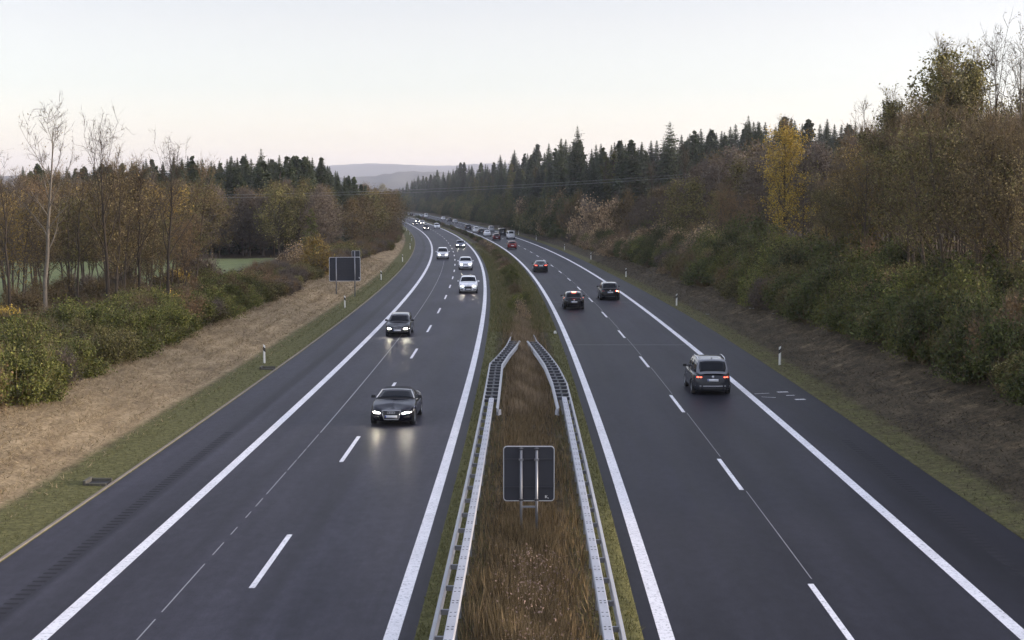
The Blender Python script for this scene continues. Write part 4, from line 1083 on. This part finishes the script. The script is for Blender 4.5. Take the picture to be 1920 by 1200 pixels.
for i, y in enumerate(RD_Y): delineator([14.3, 13.85, 13.9, 14.1, 13.6, 13.4, 13.4, 13.4][i], y, RDL[i], 'delineators along the outbound hard shoulder', -1)
drain_c = plain('mossy_drain_concrete', (.085, .078, .06), .9, noise=.4, scale=5)
drain_k = plain('drain_hole_shade', (.012, .011, .01), .9)  # for a solid block; the hollow's shade is put into its colour
for y, lab in ((50.6, 'dark concrete drain inlet set in the kerb nearest the bridge on the oncoming verge'), (85.0, 'dark concrete drain inlet in the kerb below the nearest delineator on the oncoming verge')):
    e = tag(empty('drain_inlet', G(LE - .55, y), head(y)), lab, 'drain', 'drain inlets in the oncoming kerb')
    m = MB(); m.box((.1, .36, .02), (.66, .10, .20)); m.box((.1, -.36, .0), (.66, .10, .16)); m.box((-.28, 0, .05), (.10, .82, .22)); m.build('surround', drain_c, e, bevel=.012)
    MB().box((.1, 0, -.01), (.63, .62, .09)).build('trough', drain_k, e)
paper = plain('white_paper', (.72, .72, .70), .7)
for o, y, rzv, s, lab in ((17.6, 118, .4, 1.0, 'white crumpled paper scrap on the outbound bank beside a smaller scrap'), (17.9, 110.5, 1.2, .55, 'small white paper scrap nearest the bridge side of the crumpled one'), (15.0, 124, .1, .5, 'tiny white scrap beside the second outbound delineator'), (13.0, 100.5, .7, .5, 'small pale scrap on the edge of the outbound hard shoulder')):
    m = MB(); r_ = np.random.default_rng(int(y)); q = 5
    P = [((i / (q - 1) - .5) * .5 * s, (j / (q - 1) - .5) * .26 * s, .03 + .05 * s * float(r_.random())) for j in range(q) for i in range(q)]
    m.add(P + [(a, b, c - .012) for a, b, c in P], [(j * q + i, j * q + i + 1, (j + 1) * q + i + 1, (j + 1) * q + i) for j in range(q - 1) for i in range(q - 1)] + [(q * q + j * q + i, q * q + (j + 1) * q + i, q * q + (j + 1) * q + i + 1, q * q + j * q + i + 1) for j in range(q - 1) for i in range(q - 1)])
    tag(m.build('paper_scrap', paper, None, G(o, y, .02), rzv), lab, 'litter', 'paper scraps on the outbound bank')
e = tag(empty('marker_stone', G(2.25, 107.5)), 'small white marker stone at the grassy median edge by the guard rail end', 'marker')
MB().box((0, 0, .08), (.22, .16, .24), taper=.7).build('stone', post_white, e, bevel=.03); MB().box((0, -.02, .215), (.10, .08, .03)).build('cap', reflector, e)
wire_m = plain('grey_overhead_wire', (.30, .30, .31), .5, .4)
for dz, lab in ((0, 'upper of two thin overhead wires crossing before the dark woods'), (-.40, 'lower of two thin overhead wires crossing before the dark woods')):
    m = MB(); P = []
    for t in np.linspace(-1, 1, 41):
        x = t * 72; zz = 11.35 + dz + .052 * x + .00042 * x * x; P.append((x, 232 + x * .05, zz))
    m.tube(P, .015, 5); tag(m.build('overhead_wire', wire_m), lab, 'power line', 'pair of overhead wires')

# ------------------------------------------------------------------ cars
def paint(name, col, rough=.2, metal=0.0): return plain(name, col, .12, 0.0, noise=.03, scale=2, spec=.28)
glass_m = plain('dark_car_glass', (.008, .010, .014), .06, noise=.02, spec=.18)
rubber = plain('tyre_rubber', (.016, .016, .017), .85, noise=.2)
alloy = plain('alloy_wheel', (.36, .37, .39), .35, .8)
trim_m = plain('black_trim', (.014, .014, .016), .55)
chrome = plain('chrome_trim', (.62, .62, .64), .25, .3)
under_m = plain('dark_underside', (.008, .008, .008), .9)
plate_m = plain('number_plate_white', (.70, .70, .72), .5, noise=.03)
plate_b = plain('number_plate_blue', (.02, .05, .28), .5)
plate_k = plain('number_plate_ink', (.10, .10, .12), .6)
fabric = plain('black_roof_fabric', (.013, .013, .015), .85, noise=.2, scale=30)
lamp_on = plain('lit_headlamp', (.9, .88, .8), .2, emit=(1.0, .90, .70, 150.0))
lamp_far = plain('lit_far_headlamp', (.9, .88, .8), .2, emit=(1.0, .92, .76, 14.0))
lamp_off = plain('clear_headlamp', (.62, .64, .68), .12, noise=.1, spec=.7)
tail_off = plain('red_tail_lamp', (.30, .012, .010), .2, noise=.1)
tail_on = plain('lit_tail_lamp', (.5, .02, .015), .2, emit=(1.0, .07, .035, 2.6))
tail_hot = plain('lit_brake_lamp', (.6, .05, .04), .2, emit=(1.0, .16, .10, 9.0))
amber_on = plain('lit_indicator', (.7, .25, .03), .2, emit=(1.0, .36, .10, 6.0))

KINDS = {  # belt, nose z, cowl y, roof front, roof rear, rear foot, tail z, roof width, wheel radius, window bays
    'convertible': dict(belt=.93, nose=.70, cowl=.72, rf=.02, rr=-.72, rb=-1.38, tail=1.00, wt=.62, wr=.335, bays=[(.50, -.28), (-.36, -.80)]),
    'saloon': dict(belt=.93, nose=.70, cowl=.85, rf=.15, rr=-.85, rb=-1.62, tail=1.02, wt=.64, wr=.33, bays=[(.62, -.20), (-.28, -1.05)]),
    'hatch': dict(belt=.95, nose=.72, cowl=.92, rf=.22, rr=-1.42, rb=-1.86, tail=.95, wt=.68, wr=.32, bays=[(.70, -.12), (-.20, -.95), (-1.03, -1.42)]),
    'estate': dict(belt=.92, nose=.70, cowl=.82, rf=.15, rr=-1.78, rb=-2.14, tail=.92, wt=.68, wr=.32, bays=[(.60, -.20), (-.28, -1.05), (-1.13, -1.78)]),
    'suv': dict(belt=1.06, nose=.86, cowl=.92, rf=.25, rr=-1.62, rb=-2.12, tail=1.06, wt=.70, wr=.37, bays=[(.70, -.15), (-.23, -1.0), (-1.08, -1.62)]),
    'mpv': dict(belt=1.05, nose=.82, cowl=1.25, rf=.42, rr=-1.88, rb=-2.28, tail=1.05, wt=.685, wr=.34, bays=[(1.0, .02), (-.06, -1.0), (-1.08, -1.95)]),
    'van': dict(belt=1.14, nose=.90, cowl=1.55, rf=.85, rr=-2.16, rb=-2.36, tail=1.14, wt=.80, wr=.34, bays=[(1.3, .35), (.27, -.85), (-.93, -2.1)]),
}
NEXP = 4.6
_RP = {}
def roof_paint(m):
    """the same paint with more gloss, so roofs mirror more sky"""
    if m.name not in _RP:
        c = m.copy(); c.name = m.name + '_roof'; b = c.node_tree.nodes['Principled BSDF']; b.inputs['Specular IOR Level'].default_value = .6; b.inputs['Coat Weight'].default_value = .6; _RP[m.name] = c
    return _RP[m.name]
def car(name, label, group, kind, body_m, L, W, H, x, y, oncoming, lamps='off', tails='off', ring=False, badge=False, lod=0, roof_m=None, rails=False, plate=True, yaw=0.0, screen_trim=False, low_trim=False, third_lamp=False):
    K = KINDS[kind]; hl, hw = L / 2, W / 2; belt, nose, tail = K['belt'], K['nose'], K['tail']
    e = empty(name, (x, y, .004), (math.pi if oncoming else 0) + head(y) + yaw); tag(e, label, 'car', group)
    wb = .30 * L; yf, yr = wb + .02 * L, -wb + .01 * L; rw = K['wr']; ra = rw + .055
    def zt(q):
        return np.interp(q, [-hl, -hl + .12, min(K['rb'], -hl + .2), K['rb'] + .3, K['cowl'] - .2, K['cowl'] + .05, hl - .42, hl - .06, hl], [tail - .05, tail, tail, belt, belt, belt + .035, nose + .13, nose + .02, nose - .02])
    def xs(q): return hw * np.maximum(1 - np.abs(np.clip(q / hl, -1, 1)) ** NEXP, 0) ** (1 / NEXP)
    def yq(xx): return hl * np.maximum(1 - np.abs(np.clip(xx / hw, -1, 1)) ** NEXP, 0) ** (1 / NEXP)
    ns = 44 if lod == 0 else 30 if lod == 1 else 18
    yc = .90 * hl; ysd = np.linspace(-yc, yc, ns); xe = float(xs(yc)); ne = 11 if lod < 2 else 7; xe_s = np.linspace(xe, -xe, ne + 2)[1:-1]
    out = [(float(xs(q)), q) for q in ysd] + [(q, float(yq(q))) for q in xe_s] + [(-float(xs(q)), q) for q in ysd[::-1]] + [(q, -float(yq(q))) for q in xe_s[::-1]]
    P0 = np.array(out); n = len(P0)
    def lev(j, zz):                                # (z, x scale, end inset)
        return [(.215, 0.0, .5), (.215, .88, .13), (.25, .955, .05), (.42, 1.0, .0), (.60, .995, .015), (zz - .10, .975, .05), (zz - .03, .94, .10), (zz, .88, .17), (zz + .014, .60, .32), (zz + .026, .25, .55), (zz + .028, 0.0, .75)][j]
    V = []; zz = zt(P0[:, 1])
    arch = np.maximum(np.where(np.abs(P0[:, 1] - yf) < ra, np.sqrt(np.maximum(ra ** 2 - (P0[:, 1] - yf) ** 2, 0)), 0), np.where(np.abs(P0[:, 1] - yr) < ra, np.sqrt(np.maximum(ra ** 2 - (P0[:, 1] - yr) ** 2, 0)), 0))
    arch = np.where(arch > 0, arch + rw, 0)
    for j in range(11):
        T = [lev(j, z) for z in zz]; z = np.array([t[0] for t in T])
        if j <= 5: z = np.maximum(z, np.minimum(arch + .012 * j, zz - .12 + .018 * j))
        V.append(np.stack([P0[:, 0] * T[0][1], P0[:, 1] * (1 - T[0][2] / hl), z], -1))
    V = np.concatenate(V); F = []
    for j in range(10):
        i = np.arange(n); k = (i + 1) % n; F.append(np.stack([j * n + i, j * n + k, (j + 1) * n + k, (j + 1) * n + i], -1))
    meshobj('body', mesh_np('body', V, F4=np.concatenate(F), mat=body_m, smooth=True), e)
    LZ = lambda z, nz: (np.interp(z, [.215, .25, .42, .60, nz - .10, nz - .03, nz], [.88, .955, 1, .995, .975, .94, .88]), np.interp(z, [.215, .25, .42, .60, nz - .10, nz - .03, nz], [.13, .05, 0, .015, .05, .10, .17]))
    def end_pt(xx, z, sgn, o=.0):
        nz = float(zt(sgn * hl)); z2 = min(z, nz); sx, ins = LZ(z2, nz); q = float(yq(min(abs(xx) / sx, hw * .985))) * (1 - ins / hl) - max(0, z - nz) * .8
        return (xx, sgn * (q + o), z)
    # cabin
    roofz = H
    prof = [(K['cowl'] + .06, belt + .02, .86), (K['cowl'] - .02, belt + .07, .85), (K['rf'] + .12, roofz - .085, K['wt'] + .03), (K['rf'] - .10, roofz - .035, K['wt'] + .005), (K['rf'] * .5 + K['rr'] * .5, roofz, K['wt']), (K['rr'] + .06, roofz - .045, K['wt'] - .005), (K['rr'] - .06, roofz - .085, K['wt']), (K['rb'] + .03, tail + .06, .78 if kind in ('convertible', 'saloon') else .82), (K['rb'] - .05, tail + .0, .80 if kind in ('convertible', 'saloon') else .84)]
    pr = np.array(prof); s = np.concatenate([[0], np.cumsum(np.hypot(np.diff(pr[:, 0]), np.diff(pr[:, 1])))]); nt = 34 if lod == 0 else 22 if lod == 1 else 14
    ss = np.unique(np.concatenate([np.linspace(0, s[-1], nt), s])); C = np.stack([np.interp(ss, s, pr[:, k]) for k in range(3)], 1)
    def side_pt(q, v, o=0.0, top=None):
        """point on the cabin's flank: q along, v from belt to roof edge"""
        zt_ = float(np.interp(-q, -pr[:, 0], pr[:, 1])); wt_ = float(np.interp(-q, -pr[:, 0], pr[:, 2])) * hw
        wb_ = min(.90 * hw, float(xs(q)) * .90); zb_ = float(zt(q)) - .01; ze = max(zb_, zt_ - .055); wt_ = min(wt_ + .02, wb_)
        bul = .02 * math.sin(math.pi * v)
        return (wb_ + (wt_ - wb_) * v + bul + o, q, zb_ + (ze - zb_) * v)
    ring_n = 13; CV = []
    for q, z, w in C:
        row = []
        for v in (0, .33, .66, 1.0): row.append(side_pt(q, v))
        wt_ = row[-1][0]; z = max(z, row[-1][2])
        row += [(wt_ * .90, q, z - .012), (wt_ * .55, q, z + .008)]
        CV += row + [(0, q, z + .014)] + [(-a, b, c) for a, b, c in row[::-1]]
    m_ = len(C); CF = [(i * ring_n + k, i * ring_n + k + 1, (i + 1) * ring_n + k + 1, (i + 1) * ring_n + k) for i in range(m_ - 1) for k in range(ring_n - 1)]
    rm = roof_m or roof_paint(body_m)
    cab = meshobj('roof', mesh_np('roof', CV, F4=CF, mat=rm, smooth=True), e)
    def patch(pname, fn, nu, nv, mat, parent=e, depth=.025, smooth=True):
        """fn(u, v, push) -> point; a panel with its own edge, set into the body"""
        A = [fn(i / nu, j / nv, .006) for j in range(nv + 1) for i in range(nu + 1)]; q = nu + 1
        FF = [(j * q + i, j * q + i + 1, (j + 1) * q + i + 1, (j + 1) * q + i) for j in range(nv) for i in range(nu)]
        per = [(i, 0) for i in range(nu + 1)] + [(nu, j) for j in range(1, nv + 1)] + [(i, nv) for i in range(nu - 1, -1, -1)] + [(0, j) for j in range(nv - 1, 0, -1)]
        b = len(A); A += [fn(i / nu, j / nv, -depth) for i, j in per]; p = len(per)
        for k in range(p):
            i0, j0 = per[k]; i1, j1 = per[(k + 1) % p]; FF.append((j0 * q + i0, b + k, b + (k + 1) % p, j1 * q + i1))
        me = bpy.data.meshes.new(pname); me.from_pydata(A, [], FF); me.materials.append(mat)
        for k, pp in enumerate(me.polygons): pp.use_smooth = smooth and k < nu * nv
        me.update(); return meshobj(pname, me, parent)
    def screen(front):
        i0, i1 = (1, 2) if front else (6, 7)
        a, b = pr[i0], pr[i1]; f0, f1 = (.02, .95) if front else (.06, .90)
        nx_, nz_ = (b[1] - a[1]), -(b[0] - a[0]); ln = math.hypot(nx_, nz_); sy = 1 if front else -1
        ny, nz = abs(nx_) / ln * sy, abs(nz_) / ln
        def fn(u, v, o):
            t = f0 + (f1 - f0) * v; p = a + (b - a) * t; w = side_pt(p[0], 1.0)[0] * (.93 if front else .88); xx = (u * 2 - 1) * w
            k = abs(u * 2 - 1); crown = np.interp(k, [0, .55, .9, 1], [.014, .008, -.012, -.03])
            return (xx, p[0] + ny * o * 2.2, max(p[1], 0) + crown + nz * (o * 2.2))
        return patch('windscreen' if front else 'rear_window', fn, 8, 5, glass_m, depth=.03)
    screen(True); screen(False)
    if screen_trim:                                # bright frame round the windscreen
        m = MB(); a, b = pr[1], pr[2]
        Lp = [side_pt(a[0] + (b[0] - a[0]) * t, 1.0, .0) for t in np.linspace(0, 1, 8)]
        Lp = [(p[0] * .985, p[1] + .035, a[1] + (b[1] - a[1]) * t + .012) for p, t in zip(Lp, np.linspace(0, 1, 8))]
        top = [(Lp[-1][0] * k, Lp[-1][1], Lp[-1][2] + .03 * (1 - k * k)) for k in np.linspace(1, -1, 9)]
        m.tube(Lp + top[1:-1] + [(-p[0], p[1], p[2]) for p in Lp[::-1]], .021, 6); m.build('windscreen_frame', chrome, e, smooth=True)
    for sgn in (1, -1):
        for ya, yb_ in K['bays']:
            def fn(u, v, o, ya=ya, yb_=yb_, sgn=sgn):
                p = side_pt(ya + (yb_ - ya) * u, .07 + .80 * v, o); return (sgn * p[0], p[1], p[2])
            patch('side_window', fn, 6, 3, glass_m)
    quad = lambda c, sgn: (lambda u, v, o: end_pt(*[c[0][k] * (1 - u) * (1 - v) + c[1][k] * u * (1 - v) + c[2][k] * u * v + c[3][k] * (1 - u) * v for k in (0, 1)], sgn, o))
    nz = nose
    for s in (1, -1):                              # lamps
        hm = (lamp_on if lod < 2 else lamp_far) if lamps == 'on' or (lamps == 'one' and s > 0) else lamp_off
        c = [(s * .50 * hw, nz - .155), (s * .88 * hw, nz - .13), (s * .90 * hw, nz - .02), (s * .56 * hw, nz - .055)]
        patch('headlight', quad(c, 1), 5, 3, hm)
        tz = tail - (.20 if kind in ('convertible', 'saloon') else .22 if kind != 'hatch' else .14)
        tm = {'off': tail_off, 'on': tail_on, 'hot': tail_hot}[tails if tails != 'one' else ('hot' if s > 0 else 'off')]
        if kind in ('convertible', 'saloon', 'hatch'): c = [(s * .52 * hw, tz + .01), (s * .90 * hw, tz), (s * .90 * hw, tz + .14), (s * .54 * hw, tz + .12)]
        elif kind == 'mpv': c = [(s * .56 * hw, tz + .04), (s * .93 * hw, tz + .02), (s * .92 * hw, tz + .18), (s * .52 * hw, tz + .16)]
        elif kind == 'van': c = [(s * .82 * hw, tz - .10), (s * .95 * hw, tz - .10), (s * .94 * hw, tz + .2), (s * .82 * hw, tz + .2)]
        else: c = [(s * .55 * hw, tz + .02), (s * .93 * hw, tz - .02), (s * .92 * hw, tz + .16), (s * .58 * hw, tz + .13)]
        patch('tail_light', quad(c, -1), 5, 3, tm)
        if tails == 'one' and s > 0: patch('indicator', quad([(s * .80 * hw, tz - .06), (s * .93 * hw, tz - .06), (s * .93 * hw, tz - .02), (s * .80 * hw, tz - .02)], -1), 3, 2, amber_on)
        if lod < 2:
            patch('fog_lamp', quad([(s * .52 * hw, .32), (s * .80 * hw, .34), (s * .84 * hw, .45), (s * .56 * hw, .43)], 1), 3, 2, trim_m)
            m = MB(); mx = side_pt(K['cowl'] - .42, 0.05)
            m.box((s * (mx[0] + .15), mx[1], mx[2] + .09), (.20, .10, .13), taper=.85); m.box((s * (mx[0] + .04), mx[1] + .01, mx[2] + .045), (.10, .06, .045)); m.build('door_mirror', body_m if roof_m is None else trim_m, e, bevel=.02)
    # grille, bumpers, plates
    gw = .40 if ring else .36; gt = nz - .035
    gb = .30 if ring else nz - .16
    gr = patch('grille', quad([(-gw * .78 * hw if ring else -gw * hw, gb), (gw * .78 * hw if ring else gw * hw, gb), (gw * hw * 1.06, gt), (-gw * hw * 1.06, gt)], 1), 6, 4, trim_m, depth=.02)
    if ring:
        cc = [(-gw * .78 * hw, gb), (gw * .78 * hw, gb), (gw * hw * 1.06, gt), (-gw * hw * 1.06, gt)]
        lp = [end_pt(cc[i][0] + (cc[(i + 1) % 4][0] - cc[i][0]) * t, cc[i][1] + (cc[(i + 1) % 4][1] - cc[i][1]) * t, 1, .012) for i in range(4) for t in (0, .33, .66)]
        MB().tube(lp + [lp[0]], .012, 6).build('grille_frame', chrome, gr, smooth=True)
        for k in range(4):
            c0 = end_pt((k - 1.5) * .075, gt - .075, 1, .022); MB().tube([(c0[0] + .047 * math.cos(a), c0[1], c0[2] + .047 * math.sin(a)) for a in np.linspace(0, 2 * math.pi, 17)], .0075, 5).build('emblem_ring', chrome, gr, smooth=True)
    elif lod < 2:
        for k in range(2): patch('grille_bar', quad([(-gw * hw, gb + .03 + .045 * k), (gw * hw, gb + .03 + .045 * k), (gw * hw, gb + .045 + .045 * k), (-gw * hw, gb + .045 + .045 * k)], 1), 5, 1, chrome, gr, depth=.01)
    if not ring: patch('lower_grille', quad([(-.45 * hw, .30), (.45 * hw, .30), (.50 * hw, .42), (-.50 * hw, .42)], 1), 6, 2, trim_m, depth=.02)
    patch('front_lip', quad([(-.80 * hw, .225), (.80 * hw, .225), (.84 * hw, .275), (-.84 * hw, .275)], 1), 8, 1, trim_m)
    patch('rear_bumper_trim', quad([(-.84 * hw, .235), (.84 * hw, .235), (.88 * hw, .40 if kind in ('suv', 'mpv', 'van') else .34), (-.88 * hw, .40 if kind in ('suv', 'mpv', 'van') else .34)], -1), 8, 2, trim_m)
    if low_trim: patch('bumper_strip', quad([(-.86 * hw, .455), (.86 * hw, .455), (.86 * hw, .485), (-.86 * hw, .485)], -1), 8, 1, chrome)
    if plate:
        for sgn, pz in ((1, .42 if ring else .46), (-1, tail - .30 if kind in ('suv', 'mpv', 'van', 'hatch') else tail - .22)):
            o = .014 if sgn > 0 else .010
            pl = patch('number_plate', lambda u, v, q, sgn=sgn, pz=pz: end_pt((u - .5) * .52 * sgn, pz + (v - .5) * .115, sgn, q + o), 2, 1, plate_m, depth=.012)
            patch('plate_strip', lambda u, v, q, sgn=sgn, pz=pz: end_pt((-.252 + u * .045) * (-sgn if sgn < 0 else -1) * 1.0, pz + (v - .5) * .105, sgn, q + o + .004), 1, 1, plate_b, pl, depth=.003)
    if badge:
        c0 = end_pt(0, tail - .14, -1, .02); MB().lathe([(.0, -.012), (.058, -.012), (.062, 0), (.048, .006), (.0, .006)], 'y', c0, 18).build('round_badge', chrome, e, smooth=True)
    if third_lamp:
        p = pr[5]; MB().box((0, p[0] - .10, p[1] + .035), (.36, .05, .025)).build('third_brake_light', tail_hot, e)
    if rails:
        for s in (1, -1):
            P = [side_pt(q, 1.0) for q in np.linspace(K['rf'] - .12, K['rr'] + .15, 8)]
            P = [(s * p[0] * .965, p[1], float(np.interp(-p[1], -pr[:, 0], pr[:, 1])) + (.055 if 0 < i < 7 else -.02)) for i, p in enumerate(P)]
            MB().tube(P, .02, 6).build('roof_rail', chrome, e, smooth=True)
        MB().tube([(0, K['rr'] + .18, roofz - .03), (0, K['rr'] + .05, roofz + .07)], [.025, .012], 6).build('aerial', trim_m, e)
    for sx in (1, -1):                             # wheels
        for q in (yf, yr):
            w = MB(); xo = hw * .985; c = (sx * (xo - .11), q, rw); n_ = 24 if lod < 2 else 14
            w.lathe([(rw * .64, -.10), (rw * .93, -.105), (rw, -.07), (rw, .07), (rw * .93, .105), (rw * .64, .10)], 'x', c, n_); we = w.build('wheel', rubber, e, smooth=True)
            rm_ = MB(); rm_.lathe([(rw * .655, .085 * sx), (rw * .60, .095 * sx), (rw * .55, .03 * sx), (.0, .02 * sx)], 'x', c, n_)
            for k in range(5 if lod < 2 else 0):
                a = k * 1.2566 + .3; ca, sa = math.cos(a), math.sin(a)
                for h_, w2 in ((.12, .045),):
                    P = []
                    for rr_, ww in ((.02, .05), (rw * .60, .03)):
                        for t in (-1, 1): P.append((c[0] + sx * .085, c[1] + rr_ * ca - t * ww * sa, c[2] + rr_ * sa + t * ww * ca))
                    rm_.add(P + [(p[0] - sx * .05, p[1], p[2]) for p in P], [(0, 1, 3, 2), (4, 6, 7, 5), (0, 2, 6, 4), (1, 5, 7, 3)])
            rm_.build('rim', alloy, we)
    if lod < 2: MB().box((0, 0, .26), (W * .80, L * .86, .14)).build('underbody', under_m, e)
    return e

p_navy = paint('midnight_blue_paint', (.005, .0055, .012), .2)
p_black = paint('black_paint', (.008, .008, .010), .2)
p_char = paint('charcoal_paint', (.018, .019, .023), .3, .5)
p_grey = paint('dark_grey_paint', (.030, .032, .039), .3, .5)
p_white = paint('white_paint', (.80, .80, .82), .35, .0)
p_silver = paint('silver_paint', (.45, .46, .48), .3, .7)
p_red = paint('red_paint', (.20, .018, .016), .3, .2)
p_dred = paint('dark_red_paint', (.10, .012, .014), .3, .3)
p_blue = paint('slate_blue_paint', (.05, .06, .10), .3, .5)

def ground_px(px, py, z=0.0):
    """where the sight line through a photo pixel meets the road"""
    th = math.atan((600 - 372) / 2915); u = (px - 960) / 2915; v = (600 - py) / 2915
    dy = math.cos(th) + v * math.sin(th); dz = -math.sin(th) + v * math.cos(th); t = (z - 9.4) / dz
    return u * t, dy * t
def put(px, py, L, **k):
    """px, py: middle of the end facing the bridge, where its tyres touch"""
    x, y = ground_px(px, py); yc = y + L * .5 - .55
    kw = dict(x=x + float(slope(y)) * (L * .5 - .5), y=yc, L=L); kw.update(k); return car(**kw)
ON, OUT = 'cars coming towards the bridge', 'cars driving away from the bridge'
def on(px, py, L, W, H, kind, m, label, lod=1, **k): put(px, py, L, name='oncoming_car', label=label, group=ON, kind=kind, body_m=m, W=W, H=H, oncoming=True, lod=lod, **k)
def outb(px, py, L, W, H, kind, m, label, lod=1, **k): put(px, py, L, name='outbound_car', label=label, group=OUT, kind=kind, body_m=m, W=W, H=H, oncoming=False, lod=lod, **k)

on(739, 797, 4.62, 1.86, 1.36, 'convertible', p_navy, 'dark blue convertible with black fabric roof and lit headlights nearest the bridge', 0, lamps='on', ring=True, roof_m=fabric, screen_trim=True, yaw=-.035)
on(747, 631, 4.55, 1.70, 1.47, 'estate', p_char, 'dark estate car with lit headlights on the outer oncoming lane behind the convertible', 0, lamps='on', yaw=-.02)
on(878, 550, 4.62, 1.90, 1.66, 'suv', p_white, 'white off-roader with dark ringed grille, nearer of two in the inner oncoming lane', 0, lamps='on', ring=True)
on(873, 506, 4.60, 1.88, 1.66, 'suv', p_white, 'second white off-roader just behind the ringed one in the inner oncoming lane', 0, lamps='on')
on(830, 486, 4.70, 1.88, 1.78, 'mpv', p_white, 'white people carrier on the outer oncoming lane', 1, lamps='on')
on(863.5, 465, 4.6, 1.85, 1.46, 'saloon', p_blue, 'slate saloon with lit headlights at the inner edge of the oncoming bend', 1, lamps='on')
on(819.5, 429, 4.6, 1.85, 1.75, 'mpv', p_white, 'white van-like car by the median at the far oncoming bend', 2)
on(799.5, 432, 4.5, 1.86, 1.66, 'suv', p_black, 'black off-roader with bright headlights on the far oncoming bend', 2, lamps='on')
on(778, 423, 4.4, 1.80, 1.46, 'hatch', p_char, 'dark car with bright headlights left of the black off-roader far off', 2, lamps='on')
on(783, 417.5, 4.4, 1.80, 1.5, 'estate', p_grey, 'grey car farthest back in the far oncoming bunch', 2, lamps='on')
on(792, 421, 4.4, 1.80, 1.5, 'hatch', p_silver, 'pale car with lit headlights in the far oncoming bunch beside the median', 2, lamps='on')
on(754, 415, 4.4, 1.80, 1.46, 'hatch', p_char, 'lone dark car with bright headlights coming out from behind the brown trees', 2, lamps='on')

outb(1334, 740, 4.85, 1.90, 1.73, 'mpv', p_grey, 'dark grey people carrier with lit tail lights and roof rails nearest the bridge outbound', 0, tails='on', badge=True, rails=True, low_trim=True, roof_m=paint('sky_sheen_roof_paint', (.17, .175, .19)))  # paler roof colour has the sky's reflection put into it
outb(1076, 580, 4.30, 1.80, 1.48, 'hatch', p_black, 'black hatchback with bright brake lights in the inner outbound lane', 0, tails='hot', third_lamp=True, badge=True)
outb(1143.5, 563, 4.60, 1.88, 1.64, 'suv', p_black, 'black off-roader with one bright lamp on the outer outbound lane', 0, tails='one', badge=True)
outb(1014, 510, 4.75, 1.86, 1.42, 'saloon', p_char, 'dark saloon with red tail lights in the inner outbound lane', 0, tails='on')
outb(960.5, 467, 4.0, 1.75, 1.50, 'hatch', p_red, 'red hatchback in the outbound lanes', 1, tails='on')
outb(958.5, 448, 4.8, 1.88, 1.90, 'van', p_white, 'white van on the outer outbound lane behind the red hatchback', 1)
outb(931.5, 450.5, 4.4, 1.80, 1.48, 'hatch', p_dred, 'dark red car just left of the white van outbound', 1, tails='on')
outb(942, 442.5, 4.8, 1.90, 1.95, 'van', p_black, 'tall black van on the outer outbound lane ahead of the white van', 2)
outb(914, 443.5, 4.4, 1.80, 1.46, 'saloon', p_white, 'white saloon beside the median in the outbound bunch', 2)
outb(902.5, 439.5, 4.4, 1.80, 1.48, 'estate', p_char, 'dark estate between two white cars in the outbound bunch', 2)
outb(893, 436, 4.4, 1.80, 1.60, 'mpv', p_white, 'white people carrier ahead of the dark estate in the outbound bunch', 2)
outb(921.5, 434.5, 4.4, 1.80, 1.62, 'suv', p_silver, 'silver off-roader on the outer lane ahead of the tall black van', 2)
outb(878, 431.5, 4.5, 1.86, 1.75, 'suv', p_char, 'dark off-roader alone ahead of the outbound bunch', 2)
outb(854, 418.5, 4.4, 1.80, 1.46, 'estate', p_silver, 'silver car last of three far outbound cars in a row', 2)
outb(843.5, 416, 4.4, 1.80, 1.6, 'suv', p_black, 'black off-roader in the middle of three far outbound cars in a row', 2)
outb(831.5, 412.5, 4.4, 1.80, 1.5, 'hatch', p_white, 'white car leading three far outbound cars in a row', 2)
outb(799, 407.5, 4.8, 1.86, 1.9, 'van', p_white, 'white van far off on the outbound side above the oncoming bunch', 2)
outb(789.5, 406.5, 4.4, 1.80, 1.46, 'hatch', p_silver, 'pale car just ahead of the far white van', 2)
outb(771.5, 405, 4.5, 1.80, 1.5, 'estate', p_black, 'black car second from the vanishing end of the outbound side', 2)
outb(760, 403, 4.5, 1.80, 1.5, 'estate', p_char, 'dark car last before the outbound side vanishes behind the trees', 2)
outb(750, 400.5, 4.5, 1.80, 1.5, 'hatch', p_silver, 'pale car just vanishing behind the brown trees on the outbound side', 2)

# ------------------------------------------------------------------ haze
def haze():
    m = bpy.data.materials.new('valley_air'); m.use_nodes = True; n, l = m.node_tree.nodes, m.node_tree.links
    n.remove(n['Principled BSDF']); v = n.new('ShaderNodeVolumePrincipled')
    v.inputs['Color'].default_value = (.84, .875, 1.0, 1); v.inputs['Density'].default_value = 1.0e-4; v.inputs['Anisotropy'].default_value = 0.1
    l.new(v.outputs['Volume'], n['Material Output'].inputs['Volume'])
    b = MB().box((-300, 3900, 104), (8900, 8200, 212)); o = b.build('haze', m); tag(o, kind='stuff')
haze()
